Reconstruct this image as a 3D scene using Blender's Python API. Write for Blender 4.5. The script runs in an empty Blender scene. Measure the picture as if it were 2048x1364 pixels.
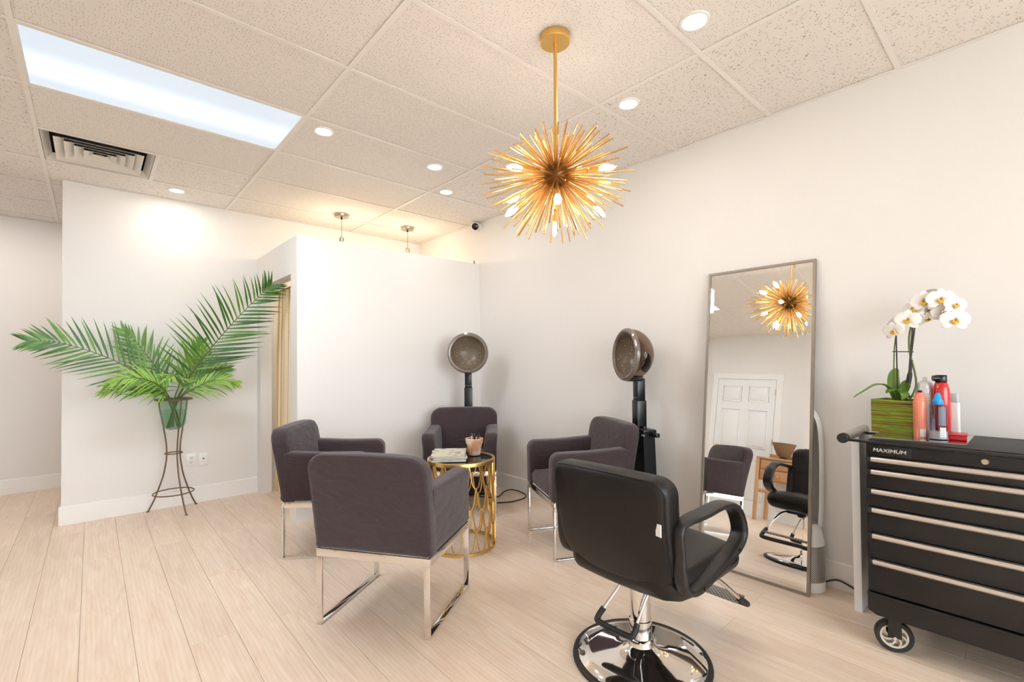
import bpy, bmesh, math, random
from math import sin, cos, pi, radians, sqrt, atan2
from mathutils import Vector, Matrix, Euler
random.seed(7)
SC = bpy.context.scene
COL = SC.collection

# ------------------------------------------------------------------ camera
YAW, PIT, ROL, CZ = .7303, .0142, .0087, 1.2652
fw = Vector((sin(YAW), cos(YAW), 0)); rt = Vector((cos(YAW), -sin(YAW), 0)); up = Vector((0, 0, 1))
F_ = fw*cos(PIT) + up*sin(PIT)
D_ = fw*sin(PIT) - up*cos(PIT)
R_ = rt*cos(ROL) + D_*sin(ROL)
U_ = rt*sin(ROL) - D_*cos(ROL)
cd = bpy.data.cameras.new('camera'); cam = bpy.data.objects.new('camera', cd); COL.objects.link(cam)
m = Matrix.Identity(4)
for i in range(3):
    m[i][0], m[i][1], m[i][2] = R_[i], U_[i], -F_[i]
m[2][3] = CZ
cam.matrix_world = m
cd.sensor_width = 36; cd.sensor_fit = 'HORIZONTAL'; cd.lens = 36*938.73/2048
cd.shift_y = 26.83/2048; cd.clip_start = .02
SC.camera = cam

# ------------------------------------------------------------------ light levels
SKY = 10.2          # daylight let in by the added shop window behind the camera
PANEL = 1.12        # fluorescent lens, brightness of its glow
PANEL_W = 27.0      # watts of light it gives
CAN_W = 2.5        # each recessed lamp
BULB_W = .8       # each chandelier bulb
PEND_W = 5.5       # each pendant bulb in the booth
SC.view_settings.view_transform = 'Standard'; SC.view_settings.look = 'None'
SC.view_settings.exposure = 0.1; SC.view_settings.gamma = 1.0
SC.view_settings.use_curve_mapping = False
W = bpy.data.worlds.new('world'); SC.world = W; W.use_nodes = True
bg = W.node_tree.nodes['Background']; bg.inputs[0].default_value = (.90, .95, 1.0, 1); bg.inputs[1].default_value = SKY
SC.cycles.max_bounces = 6; SC.cycles.diffuse_bounces = 4; SC.cycles.glossy_bounces = 3
SC.cycles.transparent_max_bounces = 16; SC.cycles.transmission_bounces = 4
SC.cycles.use_adaptive_sampling = True; SC.cycles.adaptive_threshold = .08
SC.cycles.sample_clamp_indirect = 6.0; SC.cycles.caustics_reflective = False; SC.cycles.caustics_refractive = False

# ------------------------------------------------------------------ helpers: materials
def lin(c):
    return tuple((x/12.92 if x <= .04045 else ((x+.055)/1.055)**2.4) for x in [v/255 for v in c])
MATS = {}
def mat(name, rgb, rough=.5, metal=0., spec=.5, emit=0., noise=None, bump=None, coat=0., sheen=0., alpha=None):
    """rgb 0-255 sRGB. noise=(scale, amount): tonal mottling; bump=(scale, strength)"""
    if name in MATS: return MATS[name]
    ma = bpy.data.materials.new(name); ma.use_nodes = True; MATS[name] = ma
    nt = ma.node_tree; p = nt.nodes['Principled BSDF']; c = (*lin(rgb), 1)
    p.inputs['Base Color'].default_value = c
    p.inputs['Roughness'].default_value = rough; p.inputs['Metallic'].default_value = metal
    p.inputs['Specular IOR Level'].default_value = spec
    if coat: p.inputs['Coat Weight'].default_value = coat; p.inputs['Coat Roughness'].default_value = .1
    if sheen: p.inputs['Sheen Weight'].default_value = sheen; p.inputs['Sheen Roughness'].default_value = .5
    if emit: p.inputs['Emission Color'].default_value = c; p.inputs['Emission Strength'].default_value = emit
    tc = nt.nodes.new('ShaderNodeTexCoord')
    if noise is None: noise = (6., .04)
    n = nt.nodes.new('ShaderNodeTexNoise'); n.inputs['Scale'].default_value = noise[0]; n.inputs['Detail'].default_value = 4
    nt.links.new(tc.outputs['Object'], n.inputs['Vector'])
    mx = nt.nodes.new('ShaderNodeMix'); mx.data_type = 'RGBA'; mx.blend_type = 'MULTIPLY'
    mx.inputs[0].default_value = 1.0; mx.inputs[6].default_value = c
    mr = nt.nodes.new('ShaderNodeMapRange'); mr.inputs[1].default_value = .25; mr.inputs[2].default_value = .75
    mr.inputs[3].default_value = 1-noise[1]; mr.inputs[4].default_value = 1+noise[1]
    nt.links.new(n.outputs['Fac'], mr.inputs[0]); nt.links.new(mr.outputs[0], mx.inputs[7])
    nt.links.new(mx.outputs[2], p.inputs['Base Color'])
    if bump:
        b = nt.nodes.new('ShaderNodeTexNoise'); b.inputs['Scale'].default_value = bump[0]; b.inputs['Detail'].default_value = 3
        nt.links.new(tc.outputs['Object'], b.inputs['Vector'])
        bp = nt.nodes.new('ShaderNodeBump'); bp.inputs['Strength'].default_value = bump[1]; bp.inputs['Distance'].default_value = .002
        nt.links.new(b.outputs['Fac'], bp.inputs['Height']); nt.links.new(bp.outputs[0], p.inputs['Normal'])
    return ma
def glass(name, rgb, strength=1.0, rough=.02, tint=1.0):
    """thin tinted clear material: transparent + fresnel gloss"""
    if name in MATS: return MATS[name]
    ma = bpy.data.materials.new(name); ma.use_nodes = True; MATS[name] = ma
    nt = ma.node_tree; nt.nodes.remove(nt.nodes['Principled BSDF']); o = nt.nodes['Material Output']
    t = nt.nodes.new('ShaderNodeBsdfTransparent'); t.inputs[0].default_value = (*lin(rgb), 1)
    g = nt.nodes.new('ShaderNodeBsdfGlossy'); g.inputs['Roughness'].default_value = rough
    lw = nt.nodes.new('ShaderNodeLayerWeight'); lw.inputs[0].default_value = .5
    pw = nt.nodes.new('ShaderNodeMath'); pw.operation = 'POWER'; pw.inputs[1].default_value = 4; nt.links.new(lw.outputs['Facing'], pw.inputs[0])
    f = nt.nodes.new('ShaderNodeMath'); f.operation = 'MULTIPLY_ADD'; f.inputs[1].default_value = .55; f.inputs[2].default_value = .04; nt.links.new(pw.outputs[0], f.inputs[0])
    mx = nt.nodes.new('ShaderNodeMixShader')
    nt.links.new(f.outputs[0], mx.inputs[0]); nt.links.new(t.outputs[0], mx.inputs[1]); nt.links.new(g.outputs[0], mx.inputs[2])
    nt.links.new(mx.outputs[0], o.inputs['Surface'])
    return ma
def nodes(ma): return ma.node_tree.nodes, ma.node_tree.links

# ------------------------------------------------------------------ helpers: meshes
class MB:
    def __init__(s): s.v = []; s.f = []
    def add(s, vs, fs):
        o = len(s.v); s.v += [tuple(v) for v in vs]; s.f += [tuple(i+o for i in f) for f in fs]; return s
    def box(s, c, d, rz=0, bev=0.):
        x, y, z = d[0]/2, d[1]/2, d[2]/2
        if bev > 0:
            return s.soft(c, d, bev, 2, rz)
        vs = [Vector((i*x, j*y, k*z)) for i in (-1, 1) for j in (-1, 1) for k in (-1, 1)]
        M = Matrix.Rotation(rz, 3, 'Z')
        return s.add([M @ v + Vector(c) for v in vs], [(0,1,3,2),(4,6,7,5),(0,4,5,1),(2,3,7,6),(0,2,6,4),(1,5,7,3)])
    def lohi(s, a, b, bev=0.):
        return s.box([(a[i]+b[i])/2 for i in range(3)], [abs(b[i]-a[i]) for i in range(3)], 0, bev)
    def soft(s, c, d, r, n=3, rz=0, fn=None, div=1):
        """rounded box"""
        h = [x/2 for x in d]; r = min(r, *[x*.999 for x in h])
        ax = []
        for k in range(3):
            L = [-h[k] + r*(1-cos(pi/2*i/n)) for i in range(n)]
            mid = [-h[k]+r + (2*h[k]-2*r)*i/div for i in range(div+1)]
            ax.append(L + mid + [-x for x in reversed(L)])
        vs = {}; V = []; Fc = []
        M = Matrix.Rotation(rz, 3, 'Z')
        def vid(p):
            q = tuple(round(x, 6) for x in p)
            if q not in vs:
                vs[q] = len(V)
                inner = [max(-h[k]+r, min(h[k]-r, p[k])) for k in range(3)]
                d_ = Vector([p[k]-inner[k] for k in range(3)])
                P = Vector(inner) + (d_.normalized()*r if d_.length > 1e-9 else d_)
                if fn: P = Vector(fn(P))
                V.append(M @ P + Vector(c))
            return vs[q]
        for k in range(3):
            a, b = (k+1) % 3, (k+2) % 3
            for sg in (-1, 1):
                A, B = ax[a], ax[b]
                for i in range(len(A)-1):
                    for j in range(len(B)-1):
                        q = []
                        for (ii, jj) in ((i, j), (i+1, j), (i+1, j+1), (i, j+1)):
                            p = [0, 0, 0]; p[k] = sg*h[k]; p[a] = A[ii]; p[b] = B[jj]; q.append(vid(p))
                        if len(set(q)) >= 3:
                            Fc.append(tuple(q if sg > 0 else reversed(q)))
        return s.add(V, Fc)
    def tube(s, path, r, n=10, closed=False, caps=True, sec=None, upv=None):
        """sweep along path; sec = list of (a,b) section points replaces the circle; r scalar or list"""
        P = [Vector(p) for p in path]; N = len(P)
        T = []
        for i in range(N):
            if closed: t = P[(i+1) % N]-P[i-1]
            else: t = P[min(i+1, N-1)]-P[max(i-1, 0)]
            T.append(t.normalized())
        u = Vector(upv) if upv else (Vector((0, 0, 1)) if abs(T[0].z) < .9 else Vector((1, 0, 0)))
        V = []
        for i in range(N):
            if upv: u = Vector(upv)
            u = (u - T[i]*u.dot(T[i])).normalized(); w = T[i].cross(u)
            ri = r[i] if isinstance(r, (list, tuple)) else r
            if sec: S = [(a, b) for a, b in sec]
            else: S = [(ri*cos(2*pi*k/n), ri*sin(2*pi*k/n)) for k in range(n)]
            V += [P[i] + u*a + w*b for a, b in S]
        m_ = len(sec) if sec else n
        Fc = []
        for i in range(N if closed else N-1):
            j = (i+1) % N
            for k in range(m_):
                l = (k+1) % m_
                Fc.append((i*m_+k, i*m_+l, j*m_+l, j*m_+k))
        if caps and not closed:
            Fc.append(tuple(reversed(range(m_)))); Fc.append(tuple((N-1)*m_+k for k in range(m_)))
        return s.add(V, Fc)
    def lathe(s, prof, n=24, c=(0, 0, 0), M=None, ang=2*pi):
        V = []; full = abs(ang-2*pi) < 1e-6; cnt = n if full else n+1
        for k in range(cnt):
            a = ang*k/n
            V += [Vector((r*cos(a), r*sin(a), z)) for r, z in prof]
        m_ = len(prof); Fc = []
        for k in range(n):
            l = (k+1) % cnt
            for i in range(m_-1):
                q = [k*m_+i, l*m_+i, l*m_+i+1, k*m_+i+1]
                Fc.append(tuple(q))
        C = Vector(c)
        V = [(M @ v if M else v) + C for v in V]
        return s.add(V, Fc)
    def cyl(s, a, b, r, n=16, r2=None):
        a, b = Vector(a), Vector(b); d = b-a
        M = d.to_track_quat('Z', 'Y').to_matrix(); L = d.length; r2 = r if r2 is None else r2
        return s.lathe([(0, 0), (r, 0), (r2, L), (0, L)], n, a, M)
    def ext(s, outline, t, r, fn, seg=3, crown=0.):
        """extruded outline with rounded edges; fn maps (a,b,c) -> xyz, c in [-t/2,t/2]"""
        outline = densify(outline, .05); N = len(outline); P = [Vector(p) for p in outline]
        nr = []
        for i in range(N):
            e1 = (P[i]-P[i-1]); e2 = (P[(i+1) % N]-P[i])
            n1 = Vector((e1.y, -e1.x)).normalized() if e1.length > 1e-9 else Vector((0, 0))
            n2 = Vector((e2.y, -e2.x)).normalized() if e2.length > 1e-9 else n1
            b = (n1+n2); b = b.normalized() if b.length > 1e-6 else n1
            nr.append(b/max(.5, b.dot(n2)))
        L = []
        for k in range(seg+1):
            a = pi/2*k/seg; L.append((r*(1-sin(a)), -t/2 + r*(1-cos(a))))
        L = L + [(i, -c) for i, c in reversed(L)]
        V = []
        for ins, c in L:
            V += [fn(P[i].x - nr[i].x*ins, P[i].y - nr[i].y*ins, c) for i in range(N)]
        Fc = []
        for k in range(len(L)-1):
            for i in range(N):
                j = (i+1) % N
                Fc.append((k*N+i, k*N+j, (k+1)*N+j, (k+1)*N+i))
        if crown:
            cx = sum(p.x for p in P)/N; cy = sum(p.y for p in P)/N
            for side in (0, 1):
                base = 0 if side == 0 else (len(L)-1)*N
                c0 = -t/2 if side == 0 else t/2; sg = -1 if side == 0 else 1
                prev = base
                for q in (.88, .74, .58, .4, .2):
                    st = len(V)
                    for i in range(N):
                        a = cx+(P[i].x-nr[i].x*r-cx)*q; b = cy+(P[i].y-nr[i].y*r-cy)*q
                        V.append(fn(a, b, c0+sg*crown*(1-q*q)))
                    for i in range(N):
                        j = (i+1) % N
                        f = (prev+i, prev+j, st+j, st+i); Fc.append(f if side else tuple(reversed(f)))
                    prev = st
                Fc.append(tuple(prev+i for i in (range(N) if side else reversed(range(N)))))
        else:
            Fc.append(tuple(reversed(range(N)))); Fc.append(tuple((len(L)-1)*N+i for i in range(N)))
        return s.add(V, Fc)
    def mesh(s, name, ma, smooth=True, ang=40):
        me = bpy.data.meshes.new(name); me.from_pydata(s.v, [], s.f); me.update()
        b = bmesh.new(); b.from_mesh(me); bmesh.ops.remove_doubles(b, verts=b.verts, dist=1e-6)
        bmesh.ops.recalc_face_normals(b, faces=b.faces); b.to_mesh(me); b.free()
        if ma: me.materials.append(ma)
        if smooth:
            me.shade_smooth(); me.set_sharp_from_angle(angle=radians(ang))
        return me
    def build(s, name, ma, parent=None, smooth=True, ang=40):
        return link(name, s.mesh(name, ma, smooth, ang), parent)
def link(name, data, parent=None):
    o = bpy.data.objects.new(name, data); COL.objects.link(o)
    if parent: o.parent = parent
    return o
def tag(o, label, cat, group=None, kind=None):
    o['label'] = label; o['category'] = cat
    if group: o['group'] = group
    if kind: o['kind'] = kind
    return o
def thing(name, label, cat, loc=(0, 0, 0), rz=0, group=None):
    o = link(name, None); o.location = loc; o.rotation_euler = (0, 0, rz); o.empty_display_size = .05
    return tag(o, label, cat, group)
def struct(o): o['kind'] = 'structure'; return o
def dup(root, loc, rz, label):
    r = root.copy(); COL.objects.link(r); r.location = loc; r.rotation_euler = (0, 0, rz); r['label'] = label
    for ch in list(root.children):
        c = ch.copy(); COL.objects.link(c); c.parent = r
        for g in list(ch.children):
            d = g.copy(); COL.objects.link(d); d.parent = c
    return r
def densify(o, L, closed=True):
    out = []
    for i in range(len(o) if closed else len(o)-1):
        a, b = Vector(o[i]), Vector(o[(i+1) % len(o)]); k = max(1, int((b-a).length/L))
        out += [tuple(a.lerp(b, j/k)) for j in range(k)]
    return out if closed else out+[tuple(o[-1])]
def rrect(w, h, r, n=4, cx=0, cy=0):
    """rounded rectangle outline; r = one radius or (bl, br, tr, tl)"""
    if not isinstance(r, (tuple, list)): r = (r,)*4
    out = []
    for (sx, sy, a0, q) in ((-1, -1, pi, r[0]), (1, -1, 1.5*pi, r[1]), (1, 1, 0, r[2]), (-1, 1, .5*pi, r[3])):
        q = max(q, 1e-4)
        for k in range(n+1):
            a = a0+pi/2*k/n
            out.append((cx+sx*(w/2-q)+q*cos(a), cy+sy*(h/2-q)+q*sin(a)))
    return out
def smooth_path(pts, n=8, closed=False):
    P = [Vector(p) for p in pts]; N = len(P); out = []
    for i in range(N if closed else N-1):
        if closed: a, b, c, d = P[i-1], P[i], P[(i+1) % N], P[(i+2) % N]
        else: a, b, c, d = P[max(i-1, 0)], P[i], P[i+1], P[min(i+2, N-1)]
        for k in range(n):
            t = k/n
            out.append(.5*((2*b)+(c-a)*t+(2*a-5*b+4*c-d)*t*t+(3*b-a-3*c+d)*t**3))
    if not closed: out.append(P[-1])
    return out
def circle(r, n=24, c=(0, 0, 0)): return [(c[0]+r*cos(2*pi*k/n), c[1]+r*sin(2*pi*k/n), c[2]) for k in range(n)]

# ------------------------------------------------------------------ materials
WALL = mat('wall_paint', (235, 231, 227), .75, noise=(1.3, .012), bump=(180, .04))
TRIM = mat('trim_paint', (243, 240, 236), .45, noise=(3, .01))
CHROME = mat('chrome', (232, 230, 228), .06, 1., noise=(4, .02))
STEEL = mat('brushed_steel', (196, 190, 182), .28, 1., noise=(40, .06))
GOLD = mat('brass', (228, 186, 112), .3, .9, noise=(9, .05))
GOLDROD = mat('brass_rod', (226, 178, 108), .27, .9, noise=(9, .06))
BLACK = mat('black_powder_coat', (24, 24, 26), .42, noise=(8, .08), bump=(500, .05))
RUBBER = mat('black_rubber', (30, 29, 30), .55, noise=(20, .08))
LEATHER = mat('black_vinyl', (20, 17, 16), .42, 0., .35, noise=(5, .08), bump=(420, .12))
ARMPLASTIC = mat('black_arm_plastic', (30, 28, 28), .42, noise=(12, .1))
WHITEPL = mat('white_plastic', (238, 237, 234), .35, noise=(5, .01))
DARKGAP = mat('dark_cavity', (26, 24, 23), .9)
# fabric with fine weave
FAB = mat('charcoal_fabric', (59, 45, 49), .92, noise=(30, .09), bump=(900, .35), sheen=.25)
def wrinkle(ma, sc, st, dist):
    n, l = nodes(ma); p = n['Principled BSDF']; old = p.inputs['Normal'].links[0].from_socket
    tc = n.new('ShaderNodeTexCoord'); mp = n.new('ShaderNodeMapping'); mp.inputs['Scale'].default_value = sc; l.new(tc.outputs['Object'], mp.inputs[0])
    z = n.new('ShaderNodeTexNoise'); z.inputs['Scale'].default_value = 1; z.inputs['Detail'].default_value = 2; z.inputs['Distortion'].default_value = .8; l.new(mp.outputs[0], z.inputs['Vector'])
    b = n.new('ShaderNodeBump'); b.inputs['Strength'].default_value = st; b.inputs['Distance'].default_value = dist
    l.new(z.outputs['Fac'], b.inputs['Height']); l.new(old, b.inputs['Normal']); l.new(b.outputs[0], p.inputs['Normal'])
wrinkle(FAB, (9, 7, 22), .5, .012)
def plank_mat():
    ma = mat('oak_plank', (229, 208, 186), .34, noise=(3, .02)); n, l = nodes(ma)
    p = n['Principled BSDF']
    tc = n.new('ShaderNodeTexCoord'); oi = n.new('ShaderNodeObjectInfo')
    mp = n.new('ShaderNodeMapping'); mp.inputs['Scale'].default_value = (7, .9, 1)
    off = n.new('ShaderNodeCombineXYZ')
    ml = n.new('ShaderNodeMath'); ml.operation = 'MULTIPLY'; ml.inputs[1].default_value = 37
    l.new(oi.outputs['Random'], ml.inputs[0]); l.new(ml.outputs[0], off.inputs[0]); l.new(ml.outputs[0], off.inputs[1])
    l.new(tc.outputs['Object'], mp.inputs['Vector']); l.new(off.outputs[0], mp.inputs['Location'])
    g = n.new('ShaderNodeTexNoise'); g.inputs['Scale'].default_value = 3.2; g.inputs['Detail'].default_value = 6; g.inputs['Distortion'].default_value = 1.2
    l.new(mp.outputs[0], g.inputs['Vector'])
    wv = n.new('ShaderNodeTexWave'); wv.wave_type = 'BANDS'; wv.bands_direction = 'X'
    wv.inputs['Scale'].default_value = 2.4; wv.inputs['Distortion'].default_value = 7; wv.inputs['Detail'].default_value = 3; wv.inputs['Detail Scale'].default_value = .9
    l.new(mp.outputs[0], wv.inputs['Vector'])
    r1 = n.new('ShaderNodeValToRGB'); r1.color_ramp.elements[0].position = .3; r1.color_ramp.elements[1].position = .72
    r1.color_ramp.elements[0].color = (*lin((234, 208, 184)), 1); r1.color_ramp.elements[1].color = (*lin((246, 226, 205)), 1)
    l.new(g.outputs['Fac'], r1.inputs[0])
    r2 = n.new('ShaderNodeMapRange'); r2.inputs[3].default_value = .95; r2.inputs[4].default_value = 1.015
    l.new(wv.outputs['Fac'], r2.inputs[0])
    r3 = n.new('ShaderNodeMapRange'); r3.inputs[3].default_value = .955; r3.inputs[4].default_value = 1.03
    l.new(oi.outputs['Random'], r3.inputs[0])
    m1 = n.new('ShaderNodeMath'); m1.operation = 'MULTIPLY'; l.new(r2.outputs[0], m1.inputs[0]); l.new(r3.outputs[0], m1.inputs[1])
    mx = n.new('ShaderNodeMix'); mx.data_type = 'RGBA'; mx.blend_type = 'MULTIPLY'; mx.inputs[0].default_value = 1
    l.new(r1.outputs[0], mx.inputs[6]); l.new(m1.outputs[0], mx.inputs[7]); l.new(mx.outputs[2], p.inputs['Base Color'])
    return ma
PLANK = plank_mat()
def tile_mat(name, fiss):
    ma = mat(name, (228, 222, 214), .85); n, l = nodes(ma); p = n['Principled BSDF']
    tc = n.new('ShaderNodeTexCoord'); oi = n.new('ShaderNodeObjectInfo')
    ad = n.new('ShaderNodeVectorMath'); ad.operation = 'ADD'
    ml = n.new('ShaderNodeMath'); ml.operation = 'MULTIPLY'; ml.inputs[1].default_value = 50
    l.new(oi.outputs['Random'], ml.inputs[0]); l.new(tc.outputs['Object'], ad.inputs[0]); l.new(ml.outputs[0], ad.inputs[1])
    if fiss:   # short worm-like fissures
        nz = n.new('ShaderNodeTexNoise'); nz.inputs['Scale'].default_value = 28
        l.new(ad.outputs[0], nz.inputs['Vector'])
        mixv = n.new('ShaderNodeVectorMath'); mixv.operation = 'MULTIPLY_ADD'; mixv.inputs[1].default_value = (.05, .05, 0)
        l.new(nz.outputs['Color'], mixv.inputs[0]); l.new(ad.outputs[0], mixv.inputs[2])
        v = n.new('ShaderNodeTexVoronoi'); v.inputs['Scale'].default_value = 75; v.voronoi_dimensions = '2D'
        l.new(mixv.outputs[0], v.inputs['Vector']); thr = (.16, .27); dark = .50
    else:
        v = n.new('ShaderNodeTexVoronoi'); v.inputs['Scale'].default_value = 80; v.voronoi_dimensions = '2D'
        l.new(ad.outputs[0], v.inputs['Vector']); thr = (.13, .21); dark = .52
    mr = n.new('ShaderNodeMapRange'); mr.inputs[1].default_value = thr[0]; mr.inputs[2].default_value = thr[1]
    mr.inputs[3].default_value = dark; mr.inputs[4].default_value = 1
    l.new(v.outputs['Distance'], mr.inputs[0])
    # only some cells carry a hole
    sp = n.new('ShaderNodeSeparateColor'); l.new(v.outputs['Color'], sp.inputs[0])
    gt = n.new('ShaderNodeMath'); gt.operation = 'GREATER_THAN'; gt.inputs[1].default_value = .35 if fiss else .5
    l.new(sp.outputs[0], gt.inputs[0])
    mxf = n.new('ShaderNodeMath'); mxf.operation = 'MAXIMUM'; l.new(mr.outputs[0], mxf.inputs[0]); l.new(gt.outputs[0], mxf.inputs[1])
    mx = n.new('ShaderNodeMix'); mx.data_type = 'RGBA'; mx.blend_type = 'MULTIPLY'; mx.inputs[0].default_value = 1
    mx.inputs[6].default_value = (*lin((240, 233, 227)), 1); l.new(mxf.outputs[0], mx.inputs[7]); l.new(mx.outputs[2], p.inputs['Base Color'])
    return ma
TILE_F = tile_mat('fissured_ceiling_tile', True); TILE_P = tile_mat('pinhole_ceiling_tile', False)
def emit_mat(name, rgb, st):
    ma = mat(name, rgb, .4, emit=st, noise=(2, .005)); ma.cycles.emission_sampling = 'NONE'; return ma
def bulb_mat(name, rgb, st):
    """glowing clear bulb: light from the filament inside passes through"""
    ma = bpy.data.materials.new(name); ma.use_nodes = True; n, l = nodes(ma); n.remove(n['Principled BSDF'])
    e = n.new('ShaderNodeEmission'); e.inputs[0].default_value = (*lin(rgb), 1); e.inputs[1].default_value = st
    t = n.new('ShaderNodeBsdfTransparent'); a = n.new('ShaderNodeAddShader')
    l.new(e.outputs[0], a.inputs[0]); l.new(t.outputs[0], a.inputs[1]); l.new(a.outputs[0], n['Material Output'].inputs[0])
    ma.cycles.emission_sampling = 'NONE'; return ma
def lamp(kind, parent, loc, power, rgb, size=.02, size_y=None, rot=(0, 0, 0)):
    L = bpy.data.lights.new(parent.name+'_light', kind); L.energy = power; L.color = lin(rgb)
    if kind == 'AREA':
        L.shape = 'RECTANGLE' if size_y else 'DISK'; L.size = size
        if size_y: L.size_y = size_y
    else: L.shadow_soft_size = size
    o = link('lamp_light', L, parent); o.location = loc; o.rotation_euler = rot
    return o
# ================================================================== the room
XR, YP, XL, YB, YF, H = 3.0665, 5.1477, -1.65, 6.76, -3.2, 2.736
HT = 2.95
def wall(name, a, b, ma=WALL):
    return struct(MB().lohi(a, b).build(name, ma, smooth=False))
wall('wall_right', (XR, YF, 0), (XR+.12, YB, HT))
wall('wall_left', (XL-.12, YF, 0), (XL, YB, HT))
wall('wall_back', (XL-.12, YB, 0), (XR+.12, YB+.12, HT))
wall('wall_partition', (-.177, YP, 0), (XR, YP+.12, H+.004))
wall('wall_booth_front', (1.22, 3.93, 0), (XR, 4.03, 2.295))
ws = MB(); ws.lohi((1.22, 4.03, 0), (1.32, 4.09, 2.295)); ws.lohi((1.22, 4.09, 2.0), (1.32, 5.02, 2.295)); ws.lohi((1.22, 5.02, 0), (1.32, YP, 2.295))
struct(ws.build('wall_booth_side', WALL, smooth=False))
# wall behind the camera; unseen shop window added to let daylight in
wf = MB()
WX0, WX1, WZ0, WZ1 = -1.3, 2.7, .35, 2.55
wf.lohi((XL-.12, YF-.12, 0), (WX0, YF, HT)); wf.lohi((WX1, YF-.12, 0), (XR+.12, YF, HT))
wf.lohi((WX0, YF-.12, 0), (WX1, YF, WZ0)); wf.lohi((WX0, YF-.12, WZ1), (WX1, YF, HT))
struct(wf.build('wall_front', WALL, smooth=False))
wn = link('added_window_1', None); struct(wn)
wn.location = (0, YF-.06, 0)
for k in range(3):
    x0 = WX0+(WX1-WX0)/3*k; x1 = x0+(WX1-WX0)/3
    f = MB()
    f.lohi((x0, -.03, WZ0), (x0+.05, .03, WZ1)); f.lohi((x1-.05, -.03, WZ0), (x1, .03, WZ1))
    f.lohi((x0+.05, -.03, WZ0), (x1-.05, .03, WZ0+.05)); f.lohi((x0+.05, -.03, WZ1-.05), (x1-.05, .03, WZ1))
    f.build('window_frame', mat('window_frame_aluminium', (70, 70, 72), .4, .6), wn, smooth=False)
    MB().lohi((x0+.05, -.004, WZ0+.05), (x1-.05, .004, WZ1-.05)).build('window_pane', glass('window_glass', (250, 252, 252)), wn, smooth=False)
struct(MB().lohi((-14, -16, -.12), (16, YF-.13, -.02)).build('ground', mat('pavement', (196, 192, 184), .9, noise=(3, .1)), smooth=False))

# skirting boards
BB, BT = .146, .014
def base(name, a, b):
    """profiled skirting from a to b (room side on the left of a->b)"""
    a, b = Vector((*a, 0)), Vector((*b, 0)); d = (b-a); L = d.length; d.normalize(); nrm = Vector((-d.y, d.x, 0))
    prof = [(0, 0), (BT, 0), (BT, BB-.006), (BT-.004, BB), (0, BB)]
    V = []
    for s_ in (0, L): V += [a+d*s_+nrm*p+up*z for p, z in prof]
    n = len(prof); Fc = [(i, (i+1) % n, n+(i+1) % n, n+i) for i in range(n)] + [tuple(range(n))[::-1], tuple(range(n, 2*n))]
    struct(MB().add(V, Fc).build(name, TRIM, smooth=False))
base('baseboard_right', (XR, YF), (XR, 3.93))
base('baseboard_booth_front', (XR-BT, 3.93), (1.22-BT, 3.93))
base('baseboard_booth_side', (1.22, 3.93), (1.22, 4.09))
base('baseboard_partition', (1.22, YP), (-.177-BT, YP))
base('baseboard_partition_end', (-.177, YP), (-.177, YP+.12))
base('baseboard_back', (XR, YB), (XL, YB))
base('baseboard_left_near', (XL, 2.52), (XL, YF)); base('baseboard_left_far', (XL, YB), (XL, 3.55))

# ---- floor: sub-floor and single planks
floor = struct(MB().lohi((XL-.12, YF-.12, -.06), (XR+.12, YB+.12, -.012)).build('floor', mat('subfloor', (168, 140, 118), .9), smooth=False))
PWID, PLEN = .1845, 1.54
PM = {}
k0 = int(math.floor((XL+.223)/PWID)); k = k0
while -.223+k*PWID < XR:
    x0 = max(-.223+k*PWID, XL); x1 = min(-.223+(k+1)*PWID, XR)
    off = (3.30 if k % 2 == 0 else 2.545) - 6*PLEN
    j = 0
    while off+j*PLEN < YB:
        y0 = max(off+j*PLEN, YF); y1 = min(off+(j+1)*PLEN, YB); j += 1
        if y1-y0 < .02: continue
        key = (round(x1-x0, 4), round(y1-y0, 4))
        if key not in PM:
            w, h = key[0]/2-.0005, key[1]/2-.0005; b = .0010
            V = [(-w, -h, -.012), (w, -h, -.012), (w, h, -.012), (-w, h, -.012), (-w, -h, -b), (w, -h, -b), (w, h, -b), (-w, h, -b),
                 (-w+b, -h+b, 0), (w-b, -h+b, 0), (w-b, h-b, 0), (-w+b, h-b, 0)]
            Fc = [(3, 2, 1, 0)]
            for lo in (0, 4): Fc += [(lo+i, lo+(i+1) % 4, lo+4+(i+1) % 4, lo+4+i) for i in range(4)]
            PM[key] = MB().add(V, Fc+[(8, 9, 10, 11)]).mesh('plank', PLANK, smooth=False)
        o = link('plank', PM[key], floor); o.location = ((x0+x1)/2, (y0+y1)/2, 0)
    k += 1

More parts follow.
